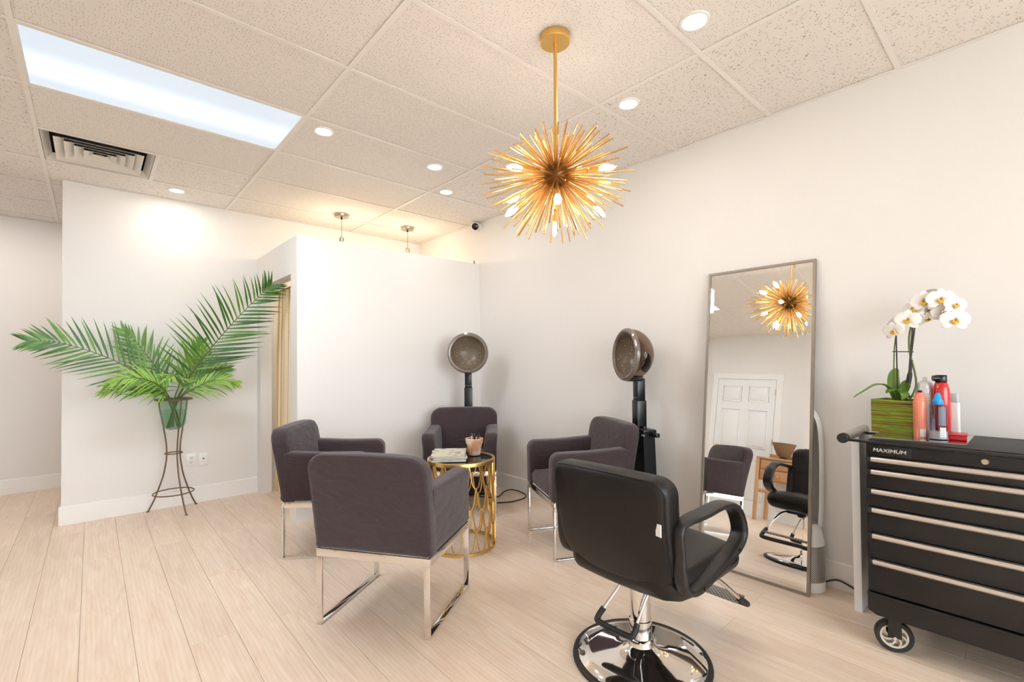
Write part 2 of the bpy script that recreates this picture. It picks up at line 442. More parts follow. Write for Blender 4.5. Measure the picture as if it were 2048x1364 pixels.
# ---- ceiling: slab above, lay-in tiles and hanging grid
ceil = struct(MB().lohi((XL-.12, YF-.12, HT), (XR+.12, YB+.12, HT+.1)).build('ceiling', mat('plenum_slab', (120, 118, 115), .9), smooth=False))
GX, GY, TX, TY = -.2642, 1.0548, 1.2192, .6096
xs = [XL] + [GX+i*TX for i in range(-1, 4) if XL+.02 < GX+i*TX < XR-.02] + [XR]
ys = [YF] + [GY+j*TY for j in range(-8, 11) if YF+.02 < GY+j*TY < YB-.02] + [YB]
GRID = mat('ceiling_grid_enamel', (243, 237, 231), .5, noise=(3, .015))
LIGHT_CELL = (-.2642, 2.8836); VENT_CELL = (-.2642, 4.1028)
TM = {}
def tile(x0, y0, x1, y1):
    fi = x0 > 2.1 or x0 < -.3 or y0 > 4.6 or (x0 > .3 and x0 < .4)
    key = (round(x1-x0, 3), round(y1-y0, 3), fi)
    if key not in TM:
        TM[key] = MB().box((0, 0, .008), (key[0]-.006, key[1]-.006, .016)).mesh('ceiling_tile', TILE_F if fi else TILE_P, smooth=False)
    o = link('ceiling_tile', TM[key], ceil); o.location = ((x0+x1)/2, (y0+y1)/2, H+.005)
    o.rotation_euler = (random.uniform(-.0012, .0012), random.uniform(-.0008, .0008), 0)
for i in range(len(xs)-1):
    for j in range(len(ys)-1):
        x0, x1, y0, y1 = xs[i], xs[i+1], ys[j], ys[j+1]
        if abs(x0-LIGHT_CELL[0]) < .01 and abs(y0-LIGHT_CELL[1]) < .01: continue
        if abs(x0-VENT_CELL[0]) < .01 and abs(y0-VENT_CELL[1]) < .01:
            tile(x0+TX/2, y0, x1, y1); continue
        if y0 < YP+.06 < y1 and x0 > -.3:      # row cut by the partition
            tile(x0, y0, x1, YP+.06)
            if x0 < -.177: tile(x0, YP+.06, -.172, y1)
            continue
        tile(x0, y0, x1, y1)
def bar(a, b): MB().lohi(a, b).build('grid_bar', GRID, ceil, smooth=False)
for x in xs[1:-1]: bar((x-.012, YF, H), (x+.012, YB, H+.003))
for j, y in enumerate(ys[1:-1]):
    for i in range(len(xs)-1):
        bar((xs[i]+(.012 if i else 0), y-.012, H), (xs[i+1]-(.012 if i < len(xs)-2 else 0), y+.012, H+.003))
bar((VENT_CELL[0]+TX/2-.012, VENT_CELL[1]+.012, H), (VENT_CELL[0]+TX/2+.012, VENT_CELL[1]+TY-.012, H+.003))
# wall angle
bar((XR-.022, YF, H-.0005), (XR, YP, H+.003)); bar((-.177, YP-.022, H-.0005), (XR-.022, YP, H+.003))
bar((XL, YF, H-.0005), (XL+.022, YB, H+.003)); bar((XL+.022, YB-.022, H-.0005), (XR, YB, H+.003))

# ---- fluorescent panel
t = thing('fluorescent_panel', 'long bluish-white fluorescent light panel set in the tiled ceiling', 'ceiling light', (LIGHT_CELL[0]+TX/2, LIGHT_CELL[1]+TY/2, H))
def fluo_mat():
    ma = mat('fluorescent_lens', (222, 238, 255), .3, emit=PANEL, noise=(2, .005)); n, l = nodes(ma); p = n['Principled BSDF']
    tc = n.new('ShaderNodeTexCoord'); sx = n.new('ShaderNodeSeparateXYZ'); l.new(tc.outputs['Object'], sx.inputs[0])
    # two tubes glow through the lens
    ab = n.new('ShaderNodeMath'); ab.operation = 'ABSOLUTE'; sub = n.new('ShaderNodeMath'); sub.operation = 'ADD'; sub.inputs[1].default_value = -.06
    l.new(sx.outputs[1], sub.inputs[0]); l.new(sub.outputs[0], ab.inputs[0])
    mr = n.new('ShaderNodeMapRange'); mr.interpolation_type = 'SMOOTHSTEP'; mr.inputs[1].default_value = .02; mr.inputs[2].default_value = .19
    mr.inputs[3].default_value = PANEL; mr.inputs[4].default_value = PANEL*.72
    l.new(ab.outputs[0], mr.inputs[0]); l.new(mr.outputs[0], p.inputs['Emission Strength'])
    p.inputs['Emission Color'].default_value = (*lin((234, 244, 255)), 1); ma.cycles.emission_sampling = 'NONE'
    for l_ in list(p.inputs['Base Color'].links): l.remove(l_)
    p.inputs['Base Color'].default_value = (.03, .03, .03, 1)
    return ma
fr = MB(); w, h = TX/2-.012, TY/2-.012
fr.lohi((-w, -h, 0), (w, -h+.008, .07)); fr.lohi((-w, h-.008, 0), (w, h, .07)); fr.lohi((-w, -h+.008, 0), (-w+.008, h-.008, .07)); fr.lohi((w-.008, -h+.008, 0), (w, h-.008, .07))
fr.lohi((-w, -h, .07), (w, h, .075)); fr.build('housing', WHITEPL, t, smooth=False)
MB().lohi((-w+.008, -h+.008, .006), (w-.008, h-.008, .010)).build('lens', fluo_mat(), t, smooth=False)
lamp('AREA', t, (0, 0, -.002), PANEL_W, (232, 242, 255), TX-.05, TY-.05)

# ---- air vent: nested square louvres
t = thing('air_vent', 'square white ceiling air vent with nested louvres next to the light panel', 'air vent', (VENT_CELL[0]+TX/4, VENT_CELL[1]+TY/2, H))
VENT = mat('vent_enamel', (232, 226, 218), .45, noise=(5, .02))
def sqring(s0, z0, s1, z1, th=.003):
    V = []
    for s_, z in ((s0, z0), (s1, z1), (s1-th, z1), (s0-th, z0)):
        V += [(-s_, -s_, z), (s_, -s_, z), (s_, s_, z), (-s_, s_, z)]
    Fc = []
    for k in range(4):
        n = (k+1) % 4
        Fc += [(k*4+i, k*4+(i+1) % 4, n*4+(i+1) % 4, n*4+i) for i in range(4)]
    return MB().add(V, Fc)
hs = TX/4-.012
b = MB(); b.lohi((-hs, -hs, .10), (hs, hs, .105))
for a in range(2):
    b.lohi((-hs, -hs, .0), (hs, -hs+.003, .10)) if a == 0 else b.lohi((-hs, hs-.003, .0), (hs, hs, .10))
    b.lohi((-hs, -hs, .0), (-hs+.003, hs, .10)) if a == 0 else b.lohi((hs-.003, -hs, .0), (hs, hs, .10))
b.build('duct_box', DARKGAP, t, smooth=False)
sqring(hs, 0, hs-.035, .05, .004).build('frame', VENT, t, smooth=False)
for s_ in (.232, .184, .136, .088, .042):
    sqring(s_, -.003, max(s_-.046, .004), .020, .004).build('louvre', VENT, t, smooth=False)

# ---- recessed lamps
CANG = emit_mat('recessed_lamp_glow', (255, 246, 232), 12)
cans = [((1.096, 3.007), 'round recessed ceiling lamp just right of the fluorescent panel'),
        ((.533, 4.853), 'round recessed ceiling lamp by the top of the white partition above the palms'),
        ((1.932, 3.013), 'round recessed ceiling lamp, the larger of the two left of the chandelier'),
        ((2.291, 3.40), 'round recessed ceiling lamp, the smaller one nearest the camera dome'),
        ((2.297, 1.542), 'round recessed ceiling lamp just right of the chandelier rod'),
        ((1.953, .97), 'largest round recessed ceiling lamp at the top of the picture'),
        ((-.85, 5.95), 'added unseen recessed ceiling lamp in the passage left of the white partition'),
        ((.25, 6.0), 'added recessed ceiling lamp hidden behind the white partition')]
can = None
for (x, y), lb in cans:
    if can is None:
        can = thing('recessed_lamp', lb, 'ceiling light', (x, y, H+.0025), 0, 'recessed ceiling lamps')
        MB().lathe([(.0475, .003), (.0475, -.001), (.052, -.004), (.062, -.002), (.064, .003), (.0475, .003)], 28).build('trim_ring', WHITEPL, can)
        MB().lathe([(0, .0), (.030, -.0004), (.0475, .001), (.0475, .003), (0, .003)], 28).build('lens', CANG, can)
        lamp('AREA', can, (0, 0, -.0045), CAN_W, (255, 249, 242), .09)
    else:
        r = dup(can, (x, y, H+.0025), 0, lb)
        if y > 5.2:                      # unseen brighter pair, added to light the passage
            for q in r.children:
                if q.type == 'LIGHT': q.data = q.data.copy(); q.data.energy = CAN_W*2.6

# ---- pendants in the booth
PG = bulb_mat('pendant_bulb_glow', (255, 222, 160), 8)
NICKEL = mat('satin_nickel', (190, 176, 156), .3, 1.)
pend = thing('pendant_lamp', 'small nickel pendant lamp hanging behind the booth wall, farther left', 'pendant lamp', (1.851, 4.596, H), 0, 'pendant lamps in the booth')
MB().lathe([(0, .005), (.068, .005), (.068, -.018), (.062, -.026), (0, -.026)], 28).build('canopy', NICKEL, pend)
MB().cyl((0, 0, -.026), (0, 0, -.045), .008).build('cord_grip', BLACK, pend)
MB().cyl((0, 0, -.045), (0, 0, -.225), .0022, 8).build('cord', mat('grey_cord', (120, 112, 104), .6), pend)
MB().lathe([(0, -.218), (.010, -.218), (.012, -.228), (.023, -.230), (.023, -.278), (.019, -.283), (0, -.283)], 20).build('socket', NICKEL, pend)
MB().lathe([(.012, -.283), (.018, -.295), (.034, -.333), (.038, -.358), (.030, -.385), (.012, -.399), (0, -.401)], 20).build('bulb', PG, pend)
lamp('POINT', pend, (0, 0, -.385), PEND_W, (255, 238, 210), .02)
dup(pend, (2.578, 4.581, H), 0, 'small nickel pendant lamp hanging behind the booth wall, closer to the camera dome')

# ---- security camera and clip
t = thing('security_camera', 'small white security camera ball with black lens high on the wall', 'camera', (XR-.001, 3.93, 2.69))
MB().cyl((0, 0, 0), (-.022, 0, 0), .04, 20).build('mount', WHITEPL, t)
d = Vector((-.6, -.75, -.28)).normalized(); M = d.to_track_quat('Z', 'Y').to_matrix(); c = Vector((-.052, 0, 0))
MB().lathe([(.047*sin(a*pi/20), -.047*cos(a*pi/20)) for a in range(0, 15)] + [(.036, .032)], 24, c, M).build('housing', WHITEPL, t)
MB().lathe([(.036, .031), (.034, .036), (.02, .041), (0, .043)], 24, c, M).build('lens', mat('camera_lens', (22, 18, 17), .2), t)
o = MB(); o.lohi((-.012, -.006, 0), (.012, .006, .01)); o.tube([(0, 0, .008), (0, 0, .03), (-.008, 0, .036)], .004, 8)
o = o.build('clip', BLACK); o.location = (3.015, 3.955, 2.2945); tag(o, 'tiny black clip on top of the booth wall at the corner', 'clip')

# ---- wall sockets on the partition
def plate(x, z, name, label, cat):
    t = thing(name, label, cat, (x, YP, z))
    f = lambda a, b, c: (a, -c-.003, b)
    MB().ext(rrect(.072, .116, .004, 2), .006, .002, f, 2).build('cover_plate', WHITEPL, t)
    return t, f
t, f = plate(.676, .392, 'power_outlet', 'white double power outlet low on the wall beside the palm stand', 'outlet')
for s_ in (-1, 1):
    q = MB().ext(rrect(.034, .030, .008, 3, 0, s_*.021), .004, .001, lambda a, b, c: (a, -c-.007, b), 2).build('socket', WHITEPL, t)
    k = MB()
    for dx in (-.007, .007): k.lohi((dx-.0014, -.0102, s_*.021-.002), (dx+.0014, -.0085, s_*.021+.008))
    k.lohi((-.0025, -.0102, s_*.021-.010), (.0025, -.0085, s_*.021-.006)); k.build('slots', DARKGAP, q, smooth=False)
t, f = plate(.770, .388, 'cable_plate', 'white blank wall plate with one small dark cable hole', 'wall plate')
MB().cyl((0, -.006, .004), (0, -.011, .004), .006, 12).build('jack', mat('jack', (70, 62, 56), .4, .8), t)

# ---- six-panel door on the left wall (seen in the mirror)
dr = struct(link('door_1', None)); dr.location = (XL, 3.035, 0)
DP = mat('door_paint', (240, 240, 238), .4, noise=(3, .01))
f = lambda a, b, c: (c, a, b)
MB().lohi((.0, -.43, .006), (.02, .43, 2.03)).build('door_leaf', DP, dr, smooth=False)
for z0, z1 in ((.22, .80), (.98, 1.55), (1.68, 1.92)):
    for s_ in (-1, 1):
        fr = MB(); y0, y1 = s_*.055, s_*.34; y0, y1 = min(y0, y1), max(y0, y1)
        fr.tube([(.02, y0, z0), (.02, y1, z0), (.02, y1, z1), (.02, y0, z1)], .008, 6, closed=True)
        fr.soft((.02, (y0+y1)/2, (z0+z1)/2), (.016, y1-y0-.05, z1-z0-.05), .007, 2)
        fr.build('door_panel', DP, dr)
cs = MB()
cs.lohi((0, -.52, 0), (.022, -.435, 2.12)); cs.lohi((0, .435, 0), (.022, .52, 2.12)); cs.lohi((0, -.435, 2.035), (.022, .435, 2.12))
cs.build('door_casing', TRIM, dr, smooth=False)
kn = MB(); kn.cyl((.02, .37, .95), (.03, .37, .95), .03, 20); kn.cyl((.03, .37, .95), (.055, .37, .95), .011, 12)
kn.lathe([(.0, 0), (.018, .002), (.027, .012), (.027, .022), (.018, .032), (0, .035)], 20, (.05, .37, .95), Matrix.Rotation(pi/2, 3, 'Y'))
kn.build('door_knob', GOLD, dr)
for z in (.25, 1.05, 1.8): MB().lohi((.018, -.437, z), (.028, -.422, z+.09)).build('hinge', NICKEL, dr, smooth=False)
# ================================================================== armchairs
def make_armchair(label):
    t = thing('armchair', label, 'chair', group='charcoal armchairs around the gold table')
    hw, hd = .2975, .2675
    for sx in (-1, 1):
        x = sx*(hw-.015)
        for sy in (-1, 1): MB().box((x, sy*(hd-.006), .17), (.03, .012, .316), 0, .0015).build('leg', CHROME, t)
        MB().box((x, 0, .006), (.03, 2*hd, .012), 0, .0015).build('runner', CHROME, t)
    r = MB()
    for sx in (-1, 1): r.box((sx*(hw-.006), 0, .347), (.012, 2*hd-.026, .038), 0, .0015)
    for sy in (-1, 1): r.box((0, sy*(hd-.006), .347), (2*hw, .012, .038), 0, .0015)
    r.build('seat_frame', CHROME, t)
    def sag(p):     # cushion crown on top
        k = max(0, 1-(p.x/.2)**2)*max(0, 1-(p.y/.24)**2)
        return (p.x, p.y, p.z+(.014*k if p.z > 0 else 0))
    MB().soft((0, .03, .42), (.41, .475, .106), .034, 4, 0, sag, 6).build('seat', FAB, t)
    for sx in (-1, 1):
        o = rrect(.535, .31, (.008, .012, .06, .02), 6, .008, .521)
        f = lambda a, b, c, sx=sx: (sx*.249+c + sx*.012*max(0, (b-.55))/.12, a, b + .012*max(0, -a)/.25*(b > .6))
        MB().ext(o, .104, .026, f, 4, .004).build('arm', FAB, t)
    ow, oz0, oz1 = .604, .366, .842
    o = rrect(ow, oz1-oz0, (.008, .008, .085, .085), 8, 0, (oz0+oz1)/2)
    def f(a, b, c):
        k = max(0., (b-oz0)/(oz1-oz0))
        return (a*(1+.02*k), -.222+c-.078*k*k**.2, b - .01*(a/.3)**2*k)
    bk = MB().ext(o, .102, .028, f, 4, .010).build('backrest', FAB, t)
    N = len(o)
    for c in (-.0425, .0425):
        p_ = MB(); p_.tube([f(a*.972, .604+(b-.604)*.966, c) for a, b in densify(o[9:]+o[:1], .05, False)], .0026, 6); p_.build('piping', FAB, bk)
    return t
def ang_f(fx, fy): return atan2(fy, fx)-pi/2        # local +y -> facing
ch = make_armchair('charcoal armchair in the foreground seen from behind, chrome sled legs')
ch.location = (1.2035, 2.2505, 0); ch.rotation_euler = (0, 0, ang_f(.444, .298))
dup(ch, (1.309, 3.331, 0), ang_f(.782, -.623), 'charcoal armchair on the left facing right, partly behind the foreground armchair')
dup(ch, (2.407, 3.351, 0), ang_f(-.646, -.763), 'charcoal armchair facing the camera behind the gold table')
dup(ch, (2.544, 2.178, 0), ang_f(-.887, .462), 'charcoal armchair on the right facing left, beside the leaning mirror')

# ================================================================== gold side table
TC = Vector((1.914, 2.675, 0)); TR = .232; TZ = .60
t = thing('side_table', 'round gold side table with looped wire sides and black glass top', 'table', TC)
MB().lathe([(TR-.014, TZ), (TR, TZ), (TR+.001, TZ-.002), (TR+.001, TZ-.024), (TR-.003, TZ-.024), (TR-.003, TZ-.009), (TR-.014, TZ-.009), (TR-.014, TZ)], 64).build('top_rim', GOLD, t)
MB().lathe([(0, TZ-.004), (TR-.0145, TZ-.004), (TR-.0145, TZ-.009), (0, TZ-.009)], 64).build('glass_top', mat('black_glass', (14, 20, 24), .04, 0, .6), t)
MB().lathe([(TR-.012, 0), (TR+.001, 0), (TR+.001, .018), (TR-.012, .018), (TR-.012, 0)], 64).build('base_ring', GOLD, t)
NL, ROWS = 16, 4; rh = (TZ-.024-.018)/ROWS; lw = pi/NL
lp = MB(); path = []
for k in range(-12, 13):
    s_ = k/12; a = lw*.96*(s_ if abs(s_) < 1 else s_); z = rh*1.0*(abs(s_)**3.0)
    path.append(((TR-.005)*cos(a), (TR-.005)*sin(a), z))
V = []; Fc = []
for i, p in enumerate(path):
    q = Vector((p[0], p[1], 0)).normalized()
    a_ = Vector(path[min(i+1, len(path)-1)])-Vector(path[max(i-1, 0)]); a_.normalize(); w_ = q.cross(a_)
    for (u, v) in ((-.006, -.0022), (.006, -.0022), (.006, .0022), (-.006, .0022)): V.append(Vector(p)+q*u+w_*v)
for i in range(len(path)-1):
    for k in range(4): Fc.append((i*4+k, i*4+(k+1) % 4, i*4+4+(k+1) % 4, i*4+4+k))
Fc += [(3, 2, 1, 0), tuple(len(V)-4+k for k in range(4))]
lpm = MB().add(V, Fc).mesh('loop', GOLD)
for r_ in range(ROWS):
    for k in range(NL):
        o = link('loop', lpm, t); o.location = (0, 0, .018+r_*rh); o.rotation_euler = (0, 0, 2*pi/NL*(k+.5*(r_ % 2)))
# magazines
PAPER = mat('magazine_pages', (226, 219, 206), .7, noise=(60, .08))
def print_mat(name, base, ink, sc, thr):
    ma = mat(name, base, .55); n, l = nodes(ma); p = n['Principled BSDF']
    tc = n.new('ShaderNodeTexCoord'); mp = n.new('ShaderNodeMapping'); mp.inputs['Scale'].default_value = sc
    l.new(tc.outputs['Object'], mp.inputs[0]); br = n.new('ShaderNodeTexBrick'); br.inputs['Scale'].default_value = 1
    br.inputs['Color1'].default_value = (*lin(base), 1); br.inputs['Color2'].default_value = (*lin(base), 1); br.inputs['Mortar'].default_value = (*lin(ink), 1)
    br.inputs['Mortar Size'].default_value = .035; l.new(mp.outputs[0], br.inputs['Vector'])
    nz = n.new('ShaderNodeTexNoise'); nz.inputs['Scale'].default_value = 22; l.new(tc.outputs['Object'], nz.inputs['Vector'])
    mr = n.new('ShaderNodeMapRange'); mr.inputs[1].default_value = thr; mr.inputs[2].default_value = thr+.04; l.new(nz.outputs['Fac'], mr.inputs[0])
    mx = n.new('ShaderNodeMix'); mx.data_type = 'RGBA'; l.new(mr.outputs[0], mx.inputs[0]); l.new(br.outputs['Color'], mx.inputs[6]); mx.inputs[7].default_value = (*lin(ink), 1)
    l.new(mx.outputs[2], p.inputs['Base Color']); return ma
COV1 = print_mat('magazine_cover_pale', (228, 221, 200), (150, 146, 132), (26, 40, 1), .57)
COV2 = print_mat('magazine_cover_grey', (176, 176, 168), (120, 120, 116), (30, 60, 1), .66)
mz = TZ
mc = Vector((1.842, 2.722))
for k, (w, h, th, rz, cm, lb) in enumerate([(.235, .29, .016, -.62, COV2, 'grey-edged magazine at the bottom of the pile on the gold table'),
                                            (.23, .285, .012, -.55, COV1, 'thin magazine in the middle of the pile on the gold table'),
                                            (.225, .285, .010, -.68, COV1, 'pale printed magazine lying on top of the pile')]):
    g = thing('magazine', lb, 'magazine', (mc.x+random.uniform(-.004, .004), mc.y, mz), rz, 'magazines piled on the gold table')
    MB().box((0, 0, th/2), (w-.006, h-.006, th-.002)).build('pages', PAPER, g, smooth=False)
    c = MB(); c.box((0, 0, th-.0005), (w, h, .001)); c.box((0, 0, .0005), (w, h, .001)); c.box((-w/2, 0, th/2), (.001, h, th)); c.build('cover', cm, g, smooth=False)
    mz += th+.0005
# pot with pens
def terracotta():
    ma = mat('terracotta', (206, 160, 126), .8, noise=(6, .05)); n, l = nodes(ma); p = n['Principled BSDF']
    tc = n.new('ShaderNodeTexCoord'); nz = n.new('ShaderNodeTexNoise'); nz.inputs['Scale'].default_value = 14; nz.inputs['Detail'].default_value = 5
    l.new(tc.outputs['Object'], nz.inputs['Vector'])
    r = n.new('ShaderNodeValToRGB'); r.color_ramp.elements[0].position = .42; r.color_ramp.elements[1].position = .6
    r.color_ramp.elements[0].color = (*lin((200, 146, 108)), 1); r.color_ramp.elements[1].color = (*lin((222, 206, 190)), 1)
    l.new(nz.outputs['Fac'], r.inputs[0]); l.new(r.outputs[0], p.inputs['Base Color']); return ma
pot = thing('terracotta_pot', 'whitewashed terracotta pot holding pens on the gold table', 'pot', (2.036, 2.685, TZ))
MB().lathe([(0, .001), (.040, .001), (.043, .004), (.055, .082), (.061, .083), (.064, .116), (.062, .118), (.056, .118), (.050, .08), (.038, .012), (0, .012)], 32).build('pot_body', terracotta(), pot)
pens = [(.018, .01, .30, .3, (20, 20, 22), 'black pen leaning left in the terracotta pot'), (-.01, .02, -.12, .25, (22, 20, 30), 'upright black pen at the back of the terracotta pot'),
        (.0, -.018, .2, -.2, (24, 22, 22), 'black marker pen at the front of the terracotta pot'), (-.02, -.006, -.3, -.1, (225, 222, 216), 'white pen standing in the terracotta pot'), (.012, -.01, .05, .34, (225, 222, 216), 'white-capped pen leaning in the terracotta pot')]
for i, (x, y, ax, ay, cl, lb) in enumerate(pens):
    pt = thing('pen', lb, 'pen', (2.036+x*.4, 2.685+y*.4, TZ+.013), 0, 'pens in the terracotta pot')
    pt.rotation_euler = (ax*.5, ay*.5, 0)
    pm = mat('pen_%s' % ('dark' if cl[0] < 100 else 'white'), cl, .3)
    MB().cyl((0, 0, .0), (0, 0, .105), .0048, 10).build('barrel', pm, pt)
    MB().cyl((0, 0, .105), (0, 0, .145-.008*i), .006, 10, .005).build('cap', pm, pt)
    MB().box((.007, 0, .122), (.0015, .003, .03)).build('pocket_clip', STEEL, pt, smooth=False)

# ================================================================== styling chair
sc = thing('styling_chair', 'black vinyl salon styling chair on a round chrome base in the foreground', 'chair', (1.74, 1.14, 0), radians(0))
MB().lathe([(.262, .0), (.282, .0), (.286, .006), (.284, .014), (.272, .020), (.258, .019), (.258, .004)], 72).build('rubber_rim', RUBBER, sc)
MB().lathe([(.268, .016), (.262, .021), (.20, .030), (.12, .043), (.075, .055), (.056, .068), (.052, .085), (.0, .085)], 72).build('base_plate', CHROME, sc)
MB().lathe([(.0, .083), (.055, .083), (.056, .088), (.050, .096), (.047, .098), (.047, .17), (.043, .172), (.043, .345), (0, .345)], 36).build('hydraulic_column', CHROME, sc)
k = MB(); k.box((.02, 0, .362), (.30, .22, .02), 0, .004); k.box((0, 0, .345), (.15, .13, .02), 0, .004); k.build('seat_plate', BLACK, sc)
YO = -.045
def seatfn(p):
    k = max(0, 1-(p.y/.27)**2); z = p.z
    fr = max(0, (p.x-.16)/.13); rr = max(0, (-p.x-.12)/.16)
    return (p.x+.02*k*(p.x > .2), p.y*(1-.22*rr*rr), z+(.016*k if z > 0 else -.012*k) - .022*fr*fr*(z > 0) + .045*rr*rr)
MB().soft((.02, YO, .44), (.56, .52, .11), .05, 5, 0, seatfn, 8).build('seat', LEATHER, sc)
sm = MB(); sm.tube([(-.1+.04*k, YO, .5125-.0006*k*k*.3) for k in range(9)], .0025, 6); sm.build('seat_seam', RUBBER, sc.children[-1])
bw, b0, b1 = .525, .437, .852
o = rrect(bw, b1-b0, (.10, .10, .055, .055), 8, 0, (b0+b1)/2)
def bf(a, b, c):
    k = (b-b0)/(b1-b0)
    return (-.205+c-.085*k+.45*a*a - .02*sin(pi*k), a*(1-.05*(1-k))+YO, b+.012*(1-(a/.26)**2)*k)
bk = MB().ext(o, .106, .032, bf, 5, .014).build('backrest', LEATHER, sc)
for c in (-.043, .043):
    p_ = MB(); q = [(a*.964, .645+(b-.645)*.95) for a, b in densify(o, .05)]; p_.tube([bf(a, b, c) for a, b in q], .0036, 6, closed=True); p_.build('piping', LEATHER, bk)
p_ = MB(); p_.tube([bf(-.25+.05*k, .67, .062) for k in range(11)], .003, 6); p_.build('seam', RUBBER, bk)
MB().box(bf(-.236, .685, -.057), (.003, .024, .042), -.25).build('fabric_tag', WHITEPL, bk, smooth=False)
# loop arms
ap = [(-.232, .690), (-.06, .700), (.09, .700), (.190, .665), (.243, .59), (.238, .538), (.155, .497), (-.09, .452), (-.180, .450), (-.226, .495), (-.238, .60)]
secn = [(.0125*sg*(abs(cos(a))**.6), .033*sg2*(abs(sin(a))**.6)) for a in [2*pi*i/16 for i in range(16)] for sg in [1 if cos(a) >= 0 else -1] for sg2 in [1 if sin(a) >= 0 else -1]]
for s_ in (-1, 1):
    pth = smooth_path([(x, s_*.268+YO, z) for x, z in ap], 6, True)
    V = []; N = len(pth); cen = Vector((0, s_*.268+YO, .575))
    a_ = MB()
    for i in range(N):
        T = (pth[(i+1) % N]-pth[i-1]).normalized(); w = Vector((0, 1, 0)); n_ = T.cross(w).normalized()
        kz = 1.0 + .35*max(0, (pth[i].x-.08)/.16); kb = 1-.3*max(0, min(1, (-.12-pth[i].x)/.1))
        V += [pth[i] + n_*a*kz + w*b*kb for a, b in secn]
    Fc = [(i*16+k, i*16+(k+1) % 16, ((i+1) % N)*16+(k+1) % 16, ((i+1) % N)*16+k) for i in range(N) for k in range(16)]
    ar = a_.add(V, Fc).build('armrest', ARMPLASTIC, sc)
    bo = MB()
    for x, z in ((.17, .512), (-.12, .455)): bo.cyl((x, s_*.300+YO, z), (x, s_*.304+YO, z), .008, 12)
    bo.build('bolt', BLACK, ar)
# foot rest
for s_ in (-1, 1):
    tr = MB().tube(smooth_path([(.12, s_*.14+YO, .365), (.22, s_*.17+YO, .345), (.32, s_*.21+YO, .26), (.385, s_*.215+YO, .205)], 6), .009, 10)
    tr.build('footrest_strut', CHROME, sc)
def tread_mat():
    ma = mat('perforated_tread', (128, 122, 118), .35, .6); n, l = nodes(ma); p = n['Principled BSDF']
    tc = n.new('ShaderNodeTexCoord'); v = n.new('ShaderNodeTexVoronoi'); v.inputs['Scale'].default_value = 75; v.inputs['Randomness'].default_value = 0; v.voronoi_dimensions = '2D'
    mp = n.new('ShaderNodeMapping'); mp.inputs['Rotation'].default_value = (0, 0, pi/4); l.new(tc.outputs['Object'], mp.inputs[0]); l.new(mp.outputs[0], v.inputs['Vector'])
    mr = n.new('ShaderNodeMapRange'); mr.inputs[1].default_value = .28; mr.inputs[2].default_value = .36; l.new(v.outputs['Distance'], mr.inputs[0])
    mx = n.new('ShaderNodeMix'); mx.data_type = 'RGBA'; l.new(mr.outputs[0], mx.inputs[0]); mx.inputs[6].default_value = (*lin((40, 38, 38)), 1); mx.inputs[7].default_value = (*lin((150, 144, 138)), 1)
    l.new(mx.outputs[2], p.inputs['Base Color']); return ma
MB().soft((.395, YO, .205), (.085, .42, .008), .003, 2).build('footrest_tread', tread_mat(), sc)
bt = MB(); bt.tube(smooth_path([(.36, -.215+YO, .225), (.42, -.222+YO, .185), (.445, -.19+YO, .172), (.45, 0+YO, .172), (.445, .19+YO, .172), (.42, .222+YO, .185), (.36, .215+YO, .225)], 6), .0135, 10)
bt.build('footrest_grip', RUBBER, sc)
# pump lever: chrome rods with a rubber cross bar
lv = MB()
A = [(-.01, .062, .328), (-.045, .10, .255), (-.085, .138, .178)]; B = [(-.0, -.056, .328), (-.045, -.046, .255), (-.085, -.034, .178)]
lv.tube(A, .0065, 10); lv.tube(B, .0065, 10); lv.cyl((-.0, -.075, .328), (-.01, .078, .328), .008, 12)
lvo = lv.build('pump_lever', CHROME, sc)
g = MB(); g.tube(smooth_path([(-.078, .132, .190), (-.100, .146, .155), (-.112, .128, .142), (-.112, -.012, .142), (-.100, -.034, .155), (-.078, -.036, .190)], 6), .0125, 12)
g.build('lever_grip', RUBBER, lvo)

# ================================================================== hooded dryers
SMOKE = glass('smoky_acrylic', (196, 178, 162), rough=.06)
RIMM = mat('smoky_rim', (122, 110, 102), .22, .2, coat=.5)
def inner_mat():
    ma = mat('perforated_bowl', (130, 115, 99), .28); n, l = nodes(ma); p = n['Principled BSDF']
    tc = n.new('ShaderNodeTexCoord'); v = n.new('ShaderNodeTexVoronoi'); v.inputs['Scale'].default_value = 50; v.inputs['Randomness'].default_value = .55
    l.new(tc.outputs['Object'], v.inputs['Vector'])
    mr = n.new('ShaderNodeMapRange'); mr.inputs[1].default_value = .13; mr.inputs[2].default_value = .2; l.new(v.outputs['Distance'], mr.inputs[0])
    mx = n.new('ShaderNodeMix'); mx.data_type = 'RGBA'; l.new(mr.outputs[0], mx.inputs[0]); mx.inputs[6].default_value = (*lin((240, 226, 206)), 1); mx.inputs[7].default_value = (*lin((130, 115, 99)), 1)
    l.new(mx.outputs[2], p.inputs['Base Color'])
    tr = n.new('ShaderNodeBsdfTranslucent'); l.new(mx.outputs[2], tr.inputs[0]); ms = n.new('ShaderNodeMixShader'); ms.inputs[0].default_value = .15
    l.new(p.outputs[0], ms.inputs[1]); l.new(tr.outputs[0], ms.inputs[2]); l.new(ms.outputs[0], n['Material Output'].inputs[0]); return ma
INNER = inner_mat()
DRYBLK = mat('dryer_black', (16, 17, 20), .3, noise=(6, .08))
